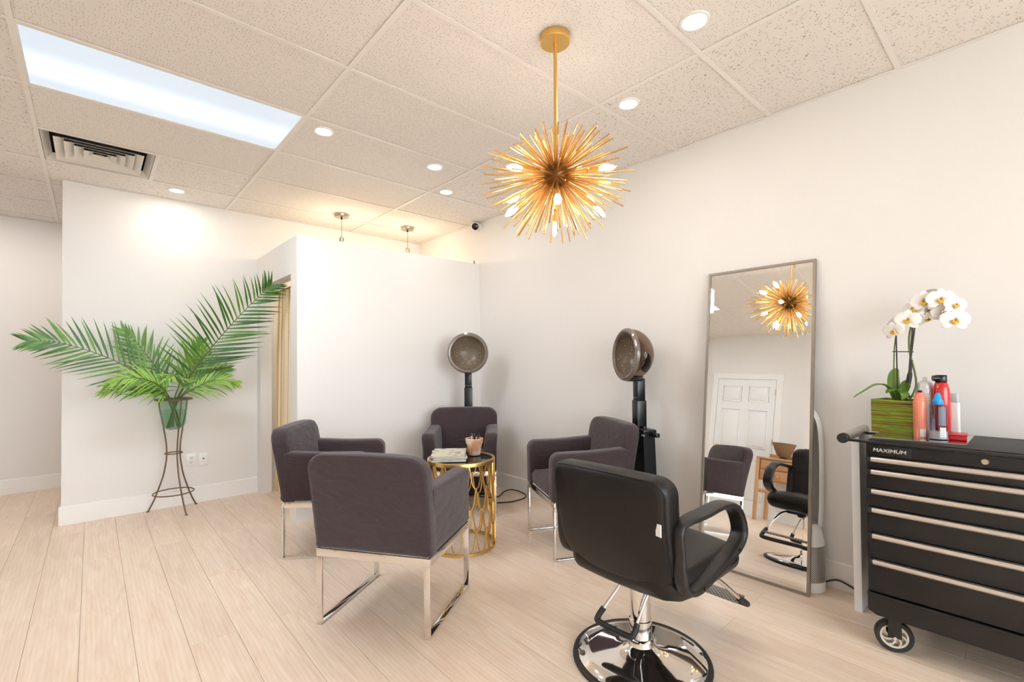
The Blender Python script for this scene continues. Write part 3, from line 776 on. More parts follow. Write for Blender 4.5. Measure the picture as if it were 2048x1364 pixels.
def make_dryer(label, zc, sc_=1.0, tilt=0.):
    """local +y = the way the hood faces; origin on the floor under the column"""
    t = thing('hooded_dryer', label, 'hair dryer', group='hooded dryers behind the armchairs')
    c = Vector((0, .105*sc_, zc)); M = Matrix.Rotation(-pi/2+tilt, 3, 'X') @ Matrix.Scale(sc_, 3)   # lathe z -> +y
    R = .182
    sh = [(R*cos(a), -.03-.165*sin(a)) for a in [pi/2*i/14 for i in range(15)]]
    MB().lathe([(R, 0)]+sh, 48, c, M).build('hood_shell', SMOKE, t)
    MB().lathe([(.152, .002), (.158, .012), (.172, .014), (.184, .006), (.187, -.006), (.184, -.014), (.156, -.010), (.152, .002)], 48, c, M).build('hood_rim', RIMM, t)
    MB().lathe([(.154*cos(a), -.008-.125*sin(a)) for a in [pi/2*i/14 for i in range(15)]], 48, c, M).build('inner_bowl', INNER, t)
    MB().lathe([(.072*sin(pi*k/12), -.158-.022*cos(pi*k/12)) for k in range(13)], 28, c+Vector((0, 0, -.05*sc_)), M).build('motor_housing', DRYBLK, t)
    for k in range(8):
        a = 2*pi*k/8+.2
        MB().cyl(c+M @ Vector((.165*cos(a), .165*sin(a), .012)), c+M @ Vector((.165*cos(a), .165*sin(a), .016)), .0035, 8).build('rim_screw', DRYBLK, t)
    z1 = zc-.16*sc_
    k = MB(); k.box((0, .045, z1-.01), (.075, .12, .04), 0, .008); k.build('neck', DRYBLK, t)
    u = MB().lohi((-.033, -.03, z1-.17), (.033, .03, z1-.01), .004).build('column_upper', DRYBLK, t)
    MB().lohi((-.038, -.036, .72), (.038, .036, z1-.165), .004).build('column_lower', DRYBLK, t)
    for x in (-.022, 0, .022): MB().cyl((x, .030, z1-.145), (x, .032, z1-.145), .0035, 8).build('rivet', STEEL, u)
    bx = MB()
    V = [(-.13, -.04, .77), (.13, -.04, .77), (.13, .045, .77), (-.13, .045, .77), (-.17, -.045, .03), (.17, -.045, .03), (.17, .045, .03), (-.17, .045, .03)]
    bx.add(V, [(0, 1, 2, 3), (7, 6, 5, 4), (0, 4, 5, 1), (1, 5, 6, 2), (2, 6, 7, 3), (3, 7, 4, 0)])
    bx.build('pedestal', DRYBLK, t, smooth=False)
    MB().box((0, .0, .78), (.28, .10, .022), 0, .005).build('control_ledge', DRYBLK, t)
    hn = MB().box((-.155, -.02, .762), (.10, .03, .028), 0, .005).build('side_handle', DRYBLK, t)
    for x in (-.14, -.115): MB().cyl((x, .0455, .755), (x, .049, .755), .006, 10).build('screw_cap', WHITEPL, t)
    MB().lathe([(0, .791), (.02, .791), (.018, .805), (0, .807)], 16, (-.06, 0, 0)).build('knob', DRYBLK, t)
    MB().box((0, -.005, .0155), (.40, .11, .031), 0, .008).build('foot', DRYBLK, t)
    return t
d1 = make_dryer('hooded hair dryer facing the camera behind the far armchair', 1.345, 1.03, .04)
F1 = Vector((-.62, -.785, 0)); d1.location = Vector((2.628, 3.556, 0))-F1*.105; d1.rotation_euler = (0, 0, ang_f(F1.x, F1.y))
d2 = make_dryer('hooded hair dryer turned sideways behind the right-hand armchair', 1.305, .99, .05)
F2 = Vector((-.887, .462, 0)); d2.location = Vector((2.79, 1.915, 0))-F2*.095; d2.rotation_euler = (0, 0, ang_f(F2.x, F2.y))
CORD = mat('black_cord', (28, 22, 20), .5)
o = MB(); o.tube(smooth_path([(2.72, 3.62, .05), (2.70, 3.50, .006), (2.80, 3.36, .006), (2.96, 3.42, .02), (3.02, 3.36, .03), (3.035, 3.22, .012), (2.96, 3.16, .006), (2.80, 3.16, .006), (2.66, 3.24, .006), (2.60, 3.30, .006)], 8), .005, 8)
tag(o.build('floor_cable', CORD), 'dark power cord looping on the floor beside the far armchair', 'cord')

# ================================================================== leaning mirror
mt = thing('floor_mirror', 'tall silver-framed mirror leaning against the right wall', 'mirror', (2.832, 0, 0))
TB, TTX, TTZ = 2.832, 3.046, 1.83
ta = atan2(TTX-TB, TTZ); ML = sqrt((TTX-TB)**2+TTZ**2); mt.rotation_euler = (0, ta, 0)
y0, y1 = .822, 1.438; fw_ = .014; fd = .022
f = MB()
f.lohi((0, y0, 0), (fd, y0+fw_, ML)); f.lohi((0, y1-fw_, 0), (fd, y1, ML)); f.lohi((0, y0+fw_, 0), (fd, y1-fw_, fw_)); f.lohi((0, y0+fw_, ML-fw_), (fd, y1-fw_, ML))
f.build('frame', mat('mirror_frame_taupe', (150, 141, 130), .38, .7, noise=(30, .05)), mt, smooth=False)
a0, a1, c0, c1 = y0+fw_, y1-fw_, fw_, ML-fw_; bv = .024; dp = .0011
V = [(.006, a0, c0), (.006, a1, c0), (.006, a1, c1), (.006, a0, c1), (.006-dp, a0+bv, c0+bv), (.006-dp, a1-bv, c0+bv), (.006-dp, a1-bv, c1-bv), (.006-dp, a0+bv, c1-bv)]
MIR = mat('mirror_silver', (246, 247, 246), .004, 1., noise=(1, .002))
MB().add(V, [(4, 7, 6, 5), (0, 4, 5, 1), (1, 5, 6, 2), (2, 6, 7, 3), (3, 7, 4, 0)]).build('mirror_glass', MIR, mt, smooth=False)
MB().lohi((.010, a0, c0), (fd-.004, a1, c1)).build('backing', mat('backing_board', (70, 62, 54), .9), mt, smooth=False)

# ---- air purifier tower behind the mirror
t = thing('air_purifier', 'white tower air purifier fan standing behind the mirror', 'air purifier', (2.962, .872, 0))
def grille():
    ma = mat('perforated_silver', (190, 188, 184), .35, .7); n, l = nodes(ma); p = n['Principled BSDF']
    tc = n.new('ShaderNodeTexCoord'); sx = n.new('ShaderNodeSeparateXYZ'); l.new(tc.outputs['Object'], sx.inputs[0])
    at = n.new('ShaderNodeMath'); at.operation = 'ARCTAN2'; l.new(sx.outputs[1], at.inputs[0]); l.new(sx.outputs[0], at.inputs[1])
    mu = n.new('ShaderNodeMath'); mu.operation = 'MULTIPLY'; mu.inputs[1].default_value = .088; l.new(at.outputs[0], mu.inputs[0])
    cb = n.new('ShaderNodeCombineXYZ'); l.new(mu.outputs[0], cb.inputs[0]); l.new(sx.outputs[2], cb.inputs[1])
    mp = n.new('ShaderNodeMapping'); mp.inputs['Rotation'].default_value = (0, 0, pi/4); l.new(cb.outputs[0], mp.inputs[0])
    v = n.new('ShaderNodeTexVoronoi'); v.voronoi_dimensions = '2D'; v.inputs['Scale'].default_value = 130; v.inputs['Randomness'].default_value = 0; l.new(mp.outputs[0], v.inputs['Vector'])
    mr = n.new('ShaderNodeMapRange'); mr.inputs[1].default_value = .3; mr.inputs[2].default_value = .38; l.new(v.outputs['Distance'], mr.inputs[0])
    mx = n.new('ShaderNodeMix'); mx.data_type = 'RGBA'; l.new(mr.outputs[0], mx.inputs[0]); mx.inputs[6].default_value = (*lin((40, 38, 37)), 1); mx.inputs[7].default_value = (*lin((196, 192, 186)), 1)
    l.new(mx.outputs[2], p.inputs['Base Color']); return ma
MB().lathe([(0, 0), (.086, 0), (.09, .004), (.09, .056), (0, .056)], 40).build('foot', WHITEPL, t)
MB().lathe([(.088, .056), (.088, .25)], 40).build('grille', grille(), t)
MB().lathe([(.09, .25), (.09, .262), (.075, .33), (.055, .36), (0, .36)], 40).build('shoulder', WHITEPL, t)
lp = MB(); P_ = smooth_path([(.03, -.062, .34), (.045, -.066, .50), (.055, -.066, .80), (.055, -.050, .93), (.055, 0, .99), (.055, .050, .93), (.055, .066, .80), (.045, .066, .50), (.03, .062, .34)], 6)
lp.tube(P_, .02, 10, sec=[(.010*cos(a), .036*sin(a)) for a in [2*pi*i/12 for i in range(12)]], upv=(0, 1, .01)); lp.build('loop_amplifier', WHITEPL, t)
o = MB(); o.tube(smooth_path([(3.02, .80, .03), (3.035, .74, .055), (3.04, .66, .03), (3.035, .58, .012), (3.02, .40, .006), (3.02, 0, .006)], 8), .0045, 8)
tag(o.build('extension_cable', CORD), 'black cable running along the skirting from the air purifier', 'cable')
# white panel between wall and cart
o = MB().lohi((2.855, .596, 0), (3.045, .630, .885), .002).build('divider', mat('white_laminate', (246, 245, 246), .4)); tag(o, 'narrow white upright panel between the tool cart and the wall', 'panel')

# ================================================================== tool cart
ct = thing('tool_cart', 'black rolling tool cart with silver drawer handles', 'tool cart', (2.53, 0, 0))
CY0, CY1, CD = -.56, .508, .47
CART = mat('cart_enamel', (21, 20, 22), .38, noise=(10, .06), bump=(600, .04))
b = MB(); b.lohi((.012, CY0, .16), (CD, CY1, .897), .004); b.build('body', CART, ct)
ld = MB(); V = []
ld.lohi((-.012, CY0-.008, .893), (CD+.004, CY1+.008, .905), .003); ld.build('lid', CART, ct)
MB().lohi((.012, CY0+.01, .905), (CD-.01, CY1-.01, .909), .001).build('top_mat', RUBBER, ct)
MB().lohi((-.012, CY0, .238), (.014, CY1, .250), .003).build('ledge', CART, ct)
zz = [.836, .782, .698, .617, .506, .395, .25]
ALU = mat('drawer_aluminium', (206, 198, 190), .32, .85, noise=(60, .04))
for k in range(6):
    d = MB().lohi((-.004, CY0+.012, zz[k+1]+.006), (.016, CY1-.010, zz[k]+.002), .002).build('drawer', CART, ct)
    pr = [(-.004, zz[k]+.002), (-.022, zz[k]+.001), (-.026, zz[k]-.004), (-.026, zz[k]-.012), (-.021, zz[k]-.018), (-.004, zz[k]-.020)]
    n = len(pr); V = [(x, CY0+.014, z) for x, z in pr]+[(x, CY1-.024, z) for x, z in pr]
    MB().add(V, [(i, (i+1) % n, n+(i+1) % n, n+i) for i in range(n)]+[tuple(range(n))[::-1], tuple(range(n, 2*n))]).build('handle', ALU, d, smooth=False)
    MB().lohi((-.026, CY1-.024, zz[k]-.020), (-.004, CY1-.010, zz[k]+.002), .003).build('end_cap', RUBBER, d)
fa = MB().lohi((.0, CY0+.004, .842), (.014, CY1-.004, .893), .002).build('fascia', CART, ct)
MB().lohi((-.003, .352, .846), (.001, .492, .889), .001).build('badge', mat('badge_black', (8, 8, 9), .35), fa)
# lettering
def text_mesh(txt, size, ma, name, parent, M, shear=.0, bold=0.):
    cu = bpy.data.curves.new(name, 'FONT'); cu.body = txt; cu.size = size; cu.extrude = .0006; cu.align_x = 'CENTER'; cu.align_y = 'CENTER'; cu.shear = shear; cu.offset = bold
    ob = bpy.data.objects.new(name, cu); COL.objects.link(ob)
    me = bpy.data.meshes.new_from_object(ob.evaluated_get(bpy.context.evaluated_depsgraph_get()))
    bpy.data.objects.remove(ob); me.transform(M); me.materials.clear(); me.materials.append(ma)
    return link(name, me, parent)
ML_ = Matrix(((0, 0, -1, -.0035), (-1.0, 0, 0, .424), (0, 1, 0, .8675), (0, 0, 0, 1)))
text_mesh('MAXIMUM', .026, mat('badge_silver', (214, 208, 200), .3, .3), 'badge_lettering', fa.children[-1], ML_ @ Matrix.Diagonal((.93, .82, 1, 1)), .12, .0004)
lk = MB(); lk.lathe([(0, .012), (.010, .012), (.012, .009), (.012, 0)], 20, (-.0, .136, .868), Matrix.Rotation(-pi/2, 3, 'Y')); lk.build('lock', NICKEL, fa)
nt = MB(); nt.tube([(-.0125, .36-.02*i, .895-.012*sin(pi*i/7)) for i in range(8)], .002, 6); nt.build('lid_notch', DARKGAP, ct)
sk = MB(); sk.add([(.0, CY0, .25), (.0, CY1, .25), (.0, CY1, .172), (.0, CY1-.03, .155), (.0, CY0, .155), (CD, CY0, .25), (CD, CY1, .25), (CD, CY1, .172), (CD, CY1-.03, .155), (CD, CY0, .155)],
    [(0, 1, 2, 3, 4), (9, 8, 7, 6, 5), (0, 5, 6, 1), (1, 6, 7, 2), (2, 7, 8, 3), (3, 8, 9, 4), (4, 9, 5, 0)]); sk.build('skirt', CART, ct, smooth=False)
# casters
def caster(x, y, turn):
    cr = link('caster', None, ct); cr.location = (x, y, 0); cr.rotation_euler = (0, 0, turn)
    R = .068
    f_ = MB(); f_.box((0, 0, .15), (.07, .07, .012)); f_.box((-.024, 0, .108), (.005, .046, .085)); f_.box((.024, 0, .108), (.005, .046, .085)); f_.build('fork', CART, cr, smooth=False)
    MY = Matrix.Rotation(pi/2, 3, 'Y')
    MB().lathe([(R-.018, -.016), (R-.004, -.017), (R, -.010), (R, .010), (R-.004, .017), (R-.018, .016), (R-.018, -.016)], 36, (0, 0, R), MY).build('tyre', RUBBER, cr)
    rm = MB(); rm.lathe([(R-.026, -.012), (R-.018, -.013), (R-.018, .013), (R-.026, .012), (R-.026, -.012)], 36, (0, 0, R), MY)
    for k in range(7):
        a = 2*pi*k/7
        P_ = [(-0, r_*cos(a+q), R+r_*sin(a+q)) for r_, q in ((.010, 0), (.022, .12), (.034, .38), (.044, .72))]
        rm.tube(P_, .004, 6, sec=[(-.011, -.0035), (.011, -.0035), (.011, .0035), (-.011, .0035)], upv=(1, 0, 0))
    rm.cyl((-.013, 0, R), (.013, 0, R), .014, 16); rm.build('rim', mat('caster_silver', (214, 208, 198), .35, .5), cr)
    ax = MB(); ax.cyl((-.032, 0, R), (.032, 0, R), .006, 12); ax.build('axle_bolt', CHROME, cr)
caster(.055, .43, radians(18)); caster(CD-.06, .43, radians(-10)); caster(.055, CY0+.08, 0); caster(CD-.06, CY0+.08, 0)
# push handle on the left side
hd = MB(); hd.tube([(.04, .60, .898), (CD-.01, .60, .898)], .021, 20); hd.build('push_handle', ALU, ct)
ec = MB(); ec.lathe([(0, .003), (.019, .003), (.0225, 0), (.0225, -.03), (.021, -.03)], 20, (.04, .60, .898), Matrix.Rotation(-pi/2, 3, 'Y')); ec.build('handle_cap', RUBBER, ct)
for x in (.10, CD-.07): MB().lohi((x-.012, CY1, .880), (x+.012, .59, .890)).build('handle_bracket', CART, ct, smooth=False)
# ================================================================== on the cart
TOP = .909
# mirrored tray
tl = thing('mirror_tray', 'flat mirrored tray under the planter and bottles on the cart', 'tray', (0, 0, TOP))
V = [(2.556, .512), (2.650, .196), (2.94, .188), (2.90, .512)]
def slab(P, z0, z1): 
    n = len(P); return MB().add([(*p, z0) for p in P]+[(*p, z1) for p in P], [tuple(range(n))[::-1], tuple(range(n, 2*n))]+[(i, (i+1) % n, n+(i+1) % n, n+i) for i in range(n)])
V = [(2.585, .505), (2.640, .193), (2.955, .19), (2.955, .505)]
slab(V, 0, .003).build('tray_base', mat('tray_edge', (150, 160, 158), .2, .5), tl, smooth=False)
slab([(x+(2.76-x)*.015, y+(.35-y)*.015) for x, y in V], .003, .0034).build('tray_mirror', mat('tray_silver', (226, 232, 230), .02, 1., noise=(1, .002)), tl, smooth=False)
TT = TOP+.0036
# planter
pl = thing('planter', 'square green striped bamboo planter on the mirrored tray', 'planter', (2.857, .442, TT), radians(-13.5))
def bamboo():
    ma = mat('green_bamboo', (122, 138, 40), .4); n, l = nodes(ma); p = n['Principled BSDF']
    tc = n.new('ShaderNodeTexCoord'); mp = n.new('ShaderNodeMapping'); mp.inputs['Scale'].default_value = (3, 3, 150); l.new(tc.outputs['Object'], mp.inputs[0])
    nz = n.new('ShaderNodeTexNoise'); nz.inputs['Scale'].default_value = 1.6; nz.inputs['Detail'].default_value = 4; l.new(mp.outputs[0], nz.inputs['Vector'])
    r = n.new('ShaderNodeValToRGB'); cr = r.color_ramp; cr.elements[0].position = .36; cr.elements[0].color = (*lin((84, 62, 24)), 1)
    cr.elements[1].position = .66; cr.elements[1].color = (*lin((168, 192, 56)), 1)
    for ps, c in ((.42, (150, 84, 34)), (.47, (96, 112, 26)), (.53, (146, 160, 46)), (.60, (92, 130, 24))):
        e = cr.elements.new(ps); e.color = (*lin(c), 1)
    l.new(nz.outputs['Fac'], r.inputs[0]); l.new(r.outputs[0], p.inputs['Base Color']); return ma
hx, hy, hz, th = .072, .080, .155, .007
b = MB(); b.lohi((-hx, -hy, 0), (hx, hy, .008)); b.lohi((-hx, -hy, .008), (-hx+th, hy, hz)); b.lohi((hx-th, -hy, .008), (hx, hy, hz)); b.lohi((-hx+th, -hy, .008), (hx-th, -hy+th, hz)); b.lohi((-hx+th, hy-th, .008), (hx-th, hy, hz))
b.build('box', bamboo(), pl, smooth=False)
MB().lohi((-hx+th, -hy+th, hz-.03), (hx-th, hy-th, hz-.018)).build('soil', mat('bark_soil', (52, 40, 30), .95, noise=(60, .4), bump=(120, .8)), pl, smooth=False)
# orchid
oc = thing('orchid', 'white moth orchid in bloom growing from the green planter', 'orchid', (.025, .005, 0))
LEAF = mat('orchid_leaf', (104, 138, 58), .35, noise=(10, .1)); STEM = mat('orchid_stem', (92, 104, 48), .5); STAKE = mat('dark_stake', (36, 24, 22), .5)
def leaf(path, w, ma, parent, name='leaf', fold=.25, upd=(0, 0, 1)):
    P_ = smooth_path(path, 5); N = len(P_); V = []; Fc = []
    for i, p in enumerate(P_):
        t_ = i/(N-1); T = (P_[min(i+1, N-1)]-P_[max(i-1, 0)]).normalized(); s_ = T.cross(Vector(upd)); s_ = s_.normalized() if s_.length > .05 else Vector((0, 1, 0)); n_ = s_.cross(T)
        ww = w*(max(0, sin(pi*min(1, .08+t_*.92)))**.55)*(1-.15*t_)
        if i == N-1: ww = .001
        for q in (-1, -.5, 0, .5, 1): V.append(p+s_*ww*q+n_*fold*ww*abs(q))
        for q in (1, .5, 0, -.5, -1): V.append(p+s_*ww*q*.98+n_*(fold*ww*abs(q)-.0022))
    for i in range(N-1):
        for k in range(10): Fc.append((i*10+k, i*10+(k+1) % 10, i*10+10+(k+1) % 10, i*10+10+k))
    Fc += [tuple(range(10))[::-1], tuple(range((N-1)*10, N*10))]
    return MB().add(V, Fc).build(name, ma, parent, ang=80)
SZ = TT+.142
LB = Vector((2.83, .435, SZ))
leaf([LB, (2.80, .47, 1.125), (2.775, .505, 1.138), (2.755, .55, 1.108), (2.74, .592, 1.075)], .021, LEAF, oc)
leaf([LB, (2.845, .452, 1.12), (2.86, .455, 1.18), (2.87, .443, 1.215)], .026, LEAF, oc, fold=.2, upd=(-1, 0, .2))
leaf([LB, (2.80, .44, 1.11), (2.77, .452, 1.112), (2.752, .468, 1.10)], .024, LEAF, oc)
leaf([LB, (2.80, .418, 1.10), (2.775, .402, 1.09), (2.76, .41, 1.07)], .020, LEAF, oc)
leaf([LB, (2.815, .405, 1.12), (2.80, .395, 1.135), (2.79, .39, 1.145)], .016, LEAF, oc, upd=(-1, 0, .2))
leaf([LB, (2.80, .39, 1.085), (2.78, .372, 1.088), (2.76, .352, 1.078)], .019, LEAF, oc)
leaf([LB, (2.85, .42, 1.12), (2.86, .41, 1.145), (2.865, .40, 1.155)], .017, LEAF, oc, upd=(-1, 0, .2))
def stemtube(p, r, ma, name): MB().tube(smooth_path(p, 8), r, 8).build(name, ma, oc)
stemtube([(2.84, .405, SZ), (2.845, .385, 1.09), (2.85, .372, 1.14), (2.85, .378, 1.21), (2.845, .392, 1.29), (2.845, .392, 1.37), (2.845, .378, 1.43), (2.848, .35, 1.49), (2.852, .31, 1.525), (2.855, .265, 1.51), (2.858, .232, 1.47)], .0042, STEM, 'flower_stem')
stemtube([(2.835, .448, SZ), (2.84, .452, 1.16), (2.84, .45, 1.26), (2.84, .446, 1.33), (2.842, .436, 1.385), (2.845, .41, 1.42)], .0028, STEM, 'flower_stem')
for a, b_, r in (((2.836, .438, SZ-.01), (2.838, .440, 1.372), .0028), ((2.842, .412, SZ-.01), (2.848, .372, 1.415), .0034), ((2.842, .408, SZ-.01), (2.845, .379, 1.42), .003)):
    MB().cyl(a, b_, r, 8).build('stake', STAKE, oc)
MB().cyl((2.838, .455, 1.295), (2.846, .378, 1.292), .0022, 8).build('cross_tie', STAKE, oc)
fk = MB(); fk.tube(smooth_path([(2.842, .412, SZ), (2.846, .402, 1.13), (2.848, .392, 1.20), (2.848, .386, 1.26)], 5), [.003]*5+[.010]*5+[.006]*5+[.002], 10); fk.build('wrapped_stake', STAKE, oc)
PET = mat('orchid_petal', (250, 246, 243), .55, noise=(20, .02), sheen=.2); LIP = mat('orchid_lip', (226, 186, 60), .5, noise=(40, .2)); LIPC = mat('orchid_throat', (168, 92, 34), .5, noise=(40, .2))
def petal(L, w, a, cup):
    n, m_ = 6, 5; V = []; Fc = []
    for i in range(n+1):
        t_ = i/n; ww = w*(sin(pi*(.10+.86*t_))**.6)*(1 if t_ < 1 else .35)
        for j in range(m_):
            q = (j/(m_-1)*2-1)*ww
            x = q; y = .006+L*t_; z = cup*(t_-.5)**2*-1 + .12*abs(q) + .002
            V.append((x*cos(a)-y*sin(a), x*sin(a)+y*cos(a), z))
    N = len(V); V += [(x, y, z-.0012) for x, y, z in V]
    for i in range(n):
        for j in range(m_-1):
            k = i*m_+j; Fc += [(k, k+1, k+m_+1, k+m_), (N+k, N+k+m_, N+k+m_+1, N+k+1)]
    rim = [j for j in range(m_)]+[i*m_+m_-1 for i in range(1, n+1)]+[n*m_+j for j in range(m_-2, -1, -1)]+[i*m_ for i in range(n-1, 0, -1)]
    for i in range(len(rim)): a_, b_ = rim[i], rim[(i+1) % len(rim)]; Fc.append((a_, N+a_, N+b_, b_))
    return MB().add(V, Fc)
P_SEP = [petal(.042, .015, a, .02).mesh('sepal', PET, ang=80) for a in (0, radians(128), radians(-128))]
P_PET = [petal(.044, .027, a, .015).mesh('petal', PET, ang=80) for a in (radians(72), radians(-72))]
lipm = MB(); lipm.soft((0, -.008, .008), (.015, .018, .012), .005, 3); lipm.soft((.008, -.004, .010), (.006, .012, .012), .0028, 2); lipm.soft((-.008, -.004, .010), (.006, .012, .012), .0028, 2); lipm = lipm.mesh('lip', LIP)
colm = MB().soft((0, .002, .011), (.007, .008, .010), .0033, 3).mesh('column', LIPC)
def bloom(p, dirn, roll, s_):
    p = Vector(p); z = Vector(dirn).normalized(); x = up.cross(z).normalized(); y = z.cross(x)
    M = Matrix((x, y, z)).transposed().to_4x4(); M = Matrix.Translation(p) @ M @ Matrix.Rotation(roll, 4, 'Z') @ Matrix.Scale(s_, 4)
    b0 = link('bloom', None, oc); b0.matrix_local = M; b0.empty_display_size = .01
    for me, nm in [(q, 'sepal') for q in P_SEP]+[(q, 'petal') for q in P_PET]+[(lipm, 'lip'), (colm, 'column')]:
        link(nm, me, b0)
TOCAM = Vector((-.97, -.2, -.1))
for p, d_, r, s_ in [((2.83, .447, 1.392), (-.9, .25, -.25), .1, .95), ((2.825, .395, 1.441), (-.95, -.05, -.1), -.1, 1.05), ((2.85, .374, 1.493), (-.85, .35, .05), .15, 1.0), ((2.83, .335, 1.521), (-.95, .05, -.05), 0, 1.1),
                     ((2.86, .320, 1.488), (-.7, .1, -.6), .3, .85), ((2.82, .278, 1.525), (-.95, -.2, .05), -.05, 1.1), ((2.845, .272, 1.470), (-.8, -.3, -.4), .2, .95), ((2.83, .232, 1.496), (-.75, -.55, .1), -.15, .95),
                     ((2.825, .233, 1.429), (-.9, -.3, -.1), -.1, 1.1), ((2.87, .331, 1.447), (-.35, -.5, -.6), .6, .85), ((2.875, .374, 1.440), (.4, .5, .3), .3, .9), ((2.88, .30, 1.565), (.3, -.3, .85), 0, .8), ((2.875, .46, 1.43), (.3, .8, .4), .2, .8)]:
    bloom(p, d_, r, s_)
# bottles
def lab_mat(name, base, ink):
    return print_mat(name, base, ink, (60, 60, 200), .9)
LABW = mat('label_white', (236, 236, 234), .5); INK = mat('label_ink', (150, 150, 150), .5)
def sticker(parent, c, w, h, r, ang0, z, rows=4):
    """curved white label with rows of print, on a cylinder of radius r facing angle ang0"""
    def patch(a0, a1, z0, z1, rr):
        V = []; n = 6
        for i in range(n+1):
            a = a0+(a1-a0)*i/n
            V += [(rr*cos(a), rr*sin(a), z0), (rr*cos(a), rr*sin(a), z1)]
        return V, [(2*i, 2*i+2, 2*i+3, 2*i+1) for i in range(n)]
    da = w/r/2; V, Fc = patch(ang0-da, ang0+da, z, z+h, r+.0004); lb = MB().add(V, Fc).build('label', LABW, parent)
    q = MB()
    for k in range(rows):
        V, Fc = patch(ang0-da*.8, ang0+da*(.5+.3*random.random()), z+h*(k+.35)/rows, z+h*(k+.6)/rows, r+.0008); q.add(V, Fc)
    q.build('label_print', INK, lb)
toc = lambda x, y: atan2(-y, -x)
x, y = 2.737, .347
c = thing('hair_product_bottle', 'salmon-pink hair product can with black nozzle next to the planter', 'bottle', (x, y, TT))
CORAL = mat('coral_can', (242, 148, 118), .3, .15)
MB().lathe([(0, 0), (.0235, 0), (.025, .003), (.025, .155), (.0235, .162), (.0225, .163), (0, .163)], 28).build('can_body', CORAL, c)
MB().lathe([(.0228, .163), (.0228, .166), (.020, .182), (.0165, .186), (.0165, .197), (0, .199)], 24).build('cap', mat('coral_cap', (244, 138, 116), .35), c)
nz = MB(); nz.lohi((-.007, -.007, .197), (.007, .007, .207), .002); nz.build('nozzle', RUBBER, c)
sticker(c, None, .020, .032, .025, toc(x, y)+.35, .006, 5)
x, y = 2.723, .287
c = thing('clear_spray_bottle', 'clear bottle with bright blue cap in front of the red can', 'bottle', (x, y, TT))
MB().lathe([(0, .001), (.030, .001), (.032, .004), (.032, .142), (.030, .148), (.015, .150), (.015, .152)], 32).build('bottle', glass('clear_plastic', (222, 224, 236), rough=.05), c)
MB().lathe([(0, .003), (.0305, .003), (.0305, .034), (0, .034)], 28).build('lotion', mat('cream_lotion', (232, 220, 206), .4), c)
MB().lathe([(.017, .150), (.018, .153), (.018, .167), (.013, .172), (.011, .190), (.007, .199), (0, .200)], 24).build('cap', mat('blue_cap', (38, 158, 222), .3), c)
MB().tube([(0, .004, .02), (0, .001, .08), (0, 0, .15)], .002, 8).build('dip_tube', glass('dip_tube_clear', (200, 204, 214)), c)
sticker(c, None, .022, .044, .032, toc(x, y)+.5, .010, 6)
gl = MB(); V = []
for i in range(11):
    a = toc(x, y)+.05+.85*i/10; V += [(.0325*cos(a), .0325*sin(a), .06), (.0325*cos(a), .0325*sin(a), .140)]
gl.add(V, [(2*i, 2*i+2, 2*i+3, 2*i+1) for i in range(10)]); gl.build('printed_band', mat('slate_print', (112, 112, 132), .4), c)
x, y = 2.872, .290
c = thing('red_spray_can', 'tall glossy red bottle with black nozzle cap', 'bottle', (x, y, TT))
RED = mat('red_gloss', (206, 30, 28), .18, coat=.4)
MB().lathe([(0, 0), (.029, 0), (.031, .004), (.031, .185), (.029, .21), (.023, .232), (.020, .238), (0, .238)], 32).build('can_body', RED, c)
k = MB(); k.lathe([(.020, .238), (.021, .240), (.021, .270), (.019, .273), (0, .273)], 24); k.build('cap', mat('glossy_black', (18, 18, 20), .2), c)
k = MB(); k.cyl((-.012, .006, .258), (-.022, .026, .258), .013, 16); k.build('nozzle', mat('glossy_black', (18, 18, 20), .2), c)
x, y = 2.897, .349
c = thing('hairspray_can', 'white and silver hairspray can at the back beside the red bottle', 'bottle', (x, y, TT))
MB().lathe([(0, 0), (.032, 0), (.0335, .003), (.0335, .205), (.031, .212), (.0, .214)], 32).build('can_body', mat('white_can', (214, 214, 218), .3, .2), c)
MB().lathe([(.031, .212), (.030, .226), (.024, .236), (.016, .240), (.014, .243), (0, .243)], 28).build('shoulder', mat('silver_dome', (216, 214, 214), .3, .25), c)
MB().lathe([(.0075, .243), (.0075, .258), (.005, .262), (0, .262)], 16).build('nozzle', WHITEPL, c)
sticker(c, None, .034, .085, .0335, toc(x, y)+.1, .105, 8)
x, y = 2.91, .254
c = thing('white_bottle', 'slim white bottle with grey cap at the right end of the bottles', 'bottle', (x, y, TT))
MB().ext(rrect(.044, .026, .010, 4), .150, .004, lambda a, b, q: (b, a, q+.075), 2).build('bottle_body', mat('milky_plastic', (232, 228, 226), .35), c)
MB().ext(rrect(.036, .022, .008, 4), .038, .003, lambda a, b, q: (b, a, q+.169), 2).build('cap', mat('grey_cap', (186, 192, 198), .35), c)
c = thing('red_box', 'small flat red plastic box lying on the mirrored tray', 'box', (2.765, .229, TT), radians(5))
REDP = mat('red_plastic', (196, 32, 38), .3)
MB().soft((0, 0, .010), (.075, .056, .020), .004, 2).build('box_base', REDP, c); MB().soft((0, 0, .0235), (.082, .062, .007), .003, 2).build('lid', mat('red_lid', (206, 58, 62), .3), c)

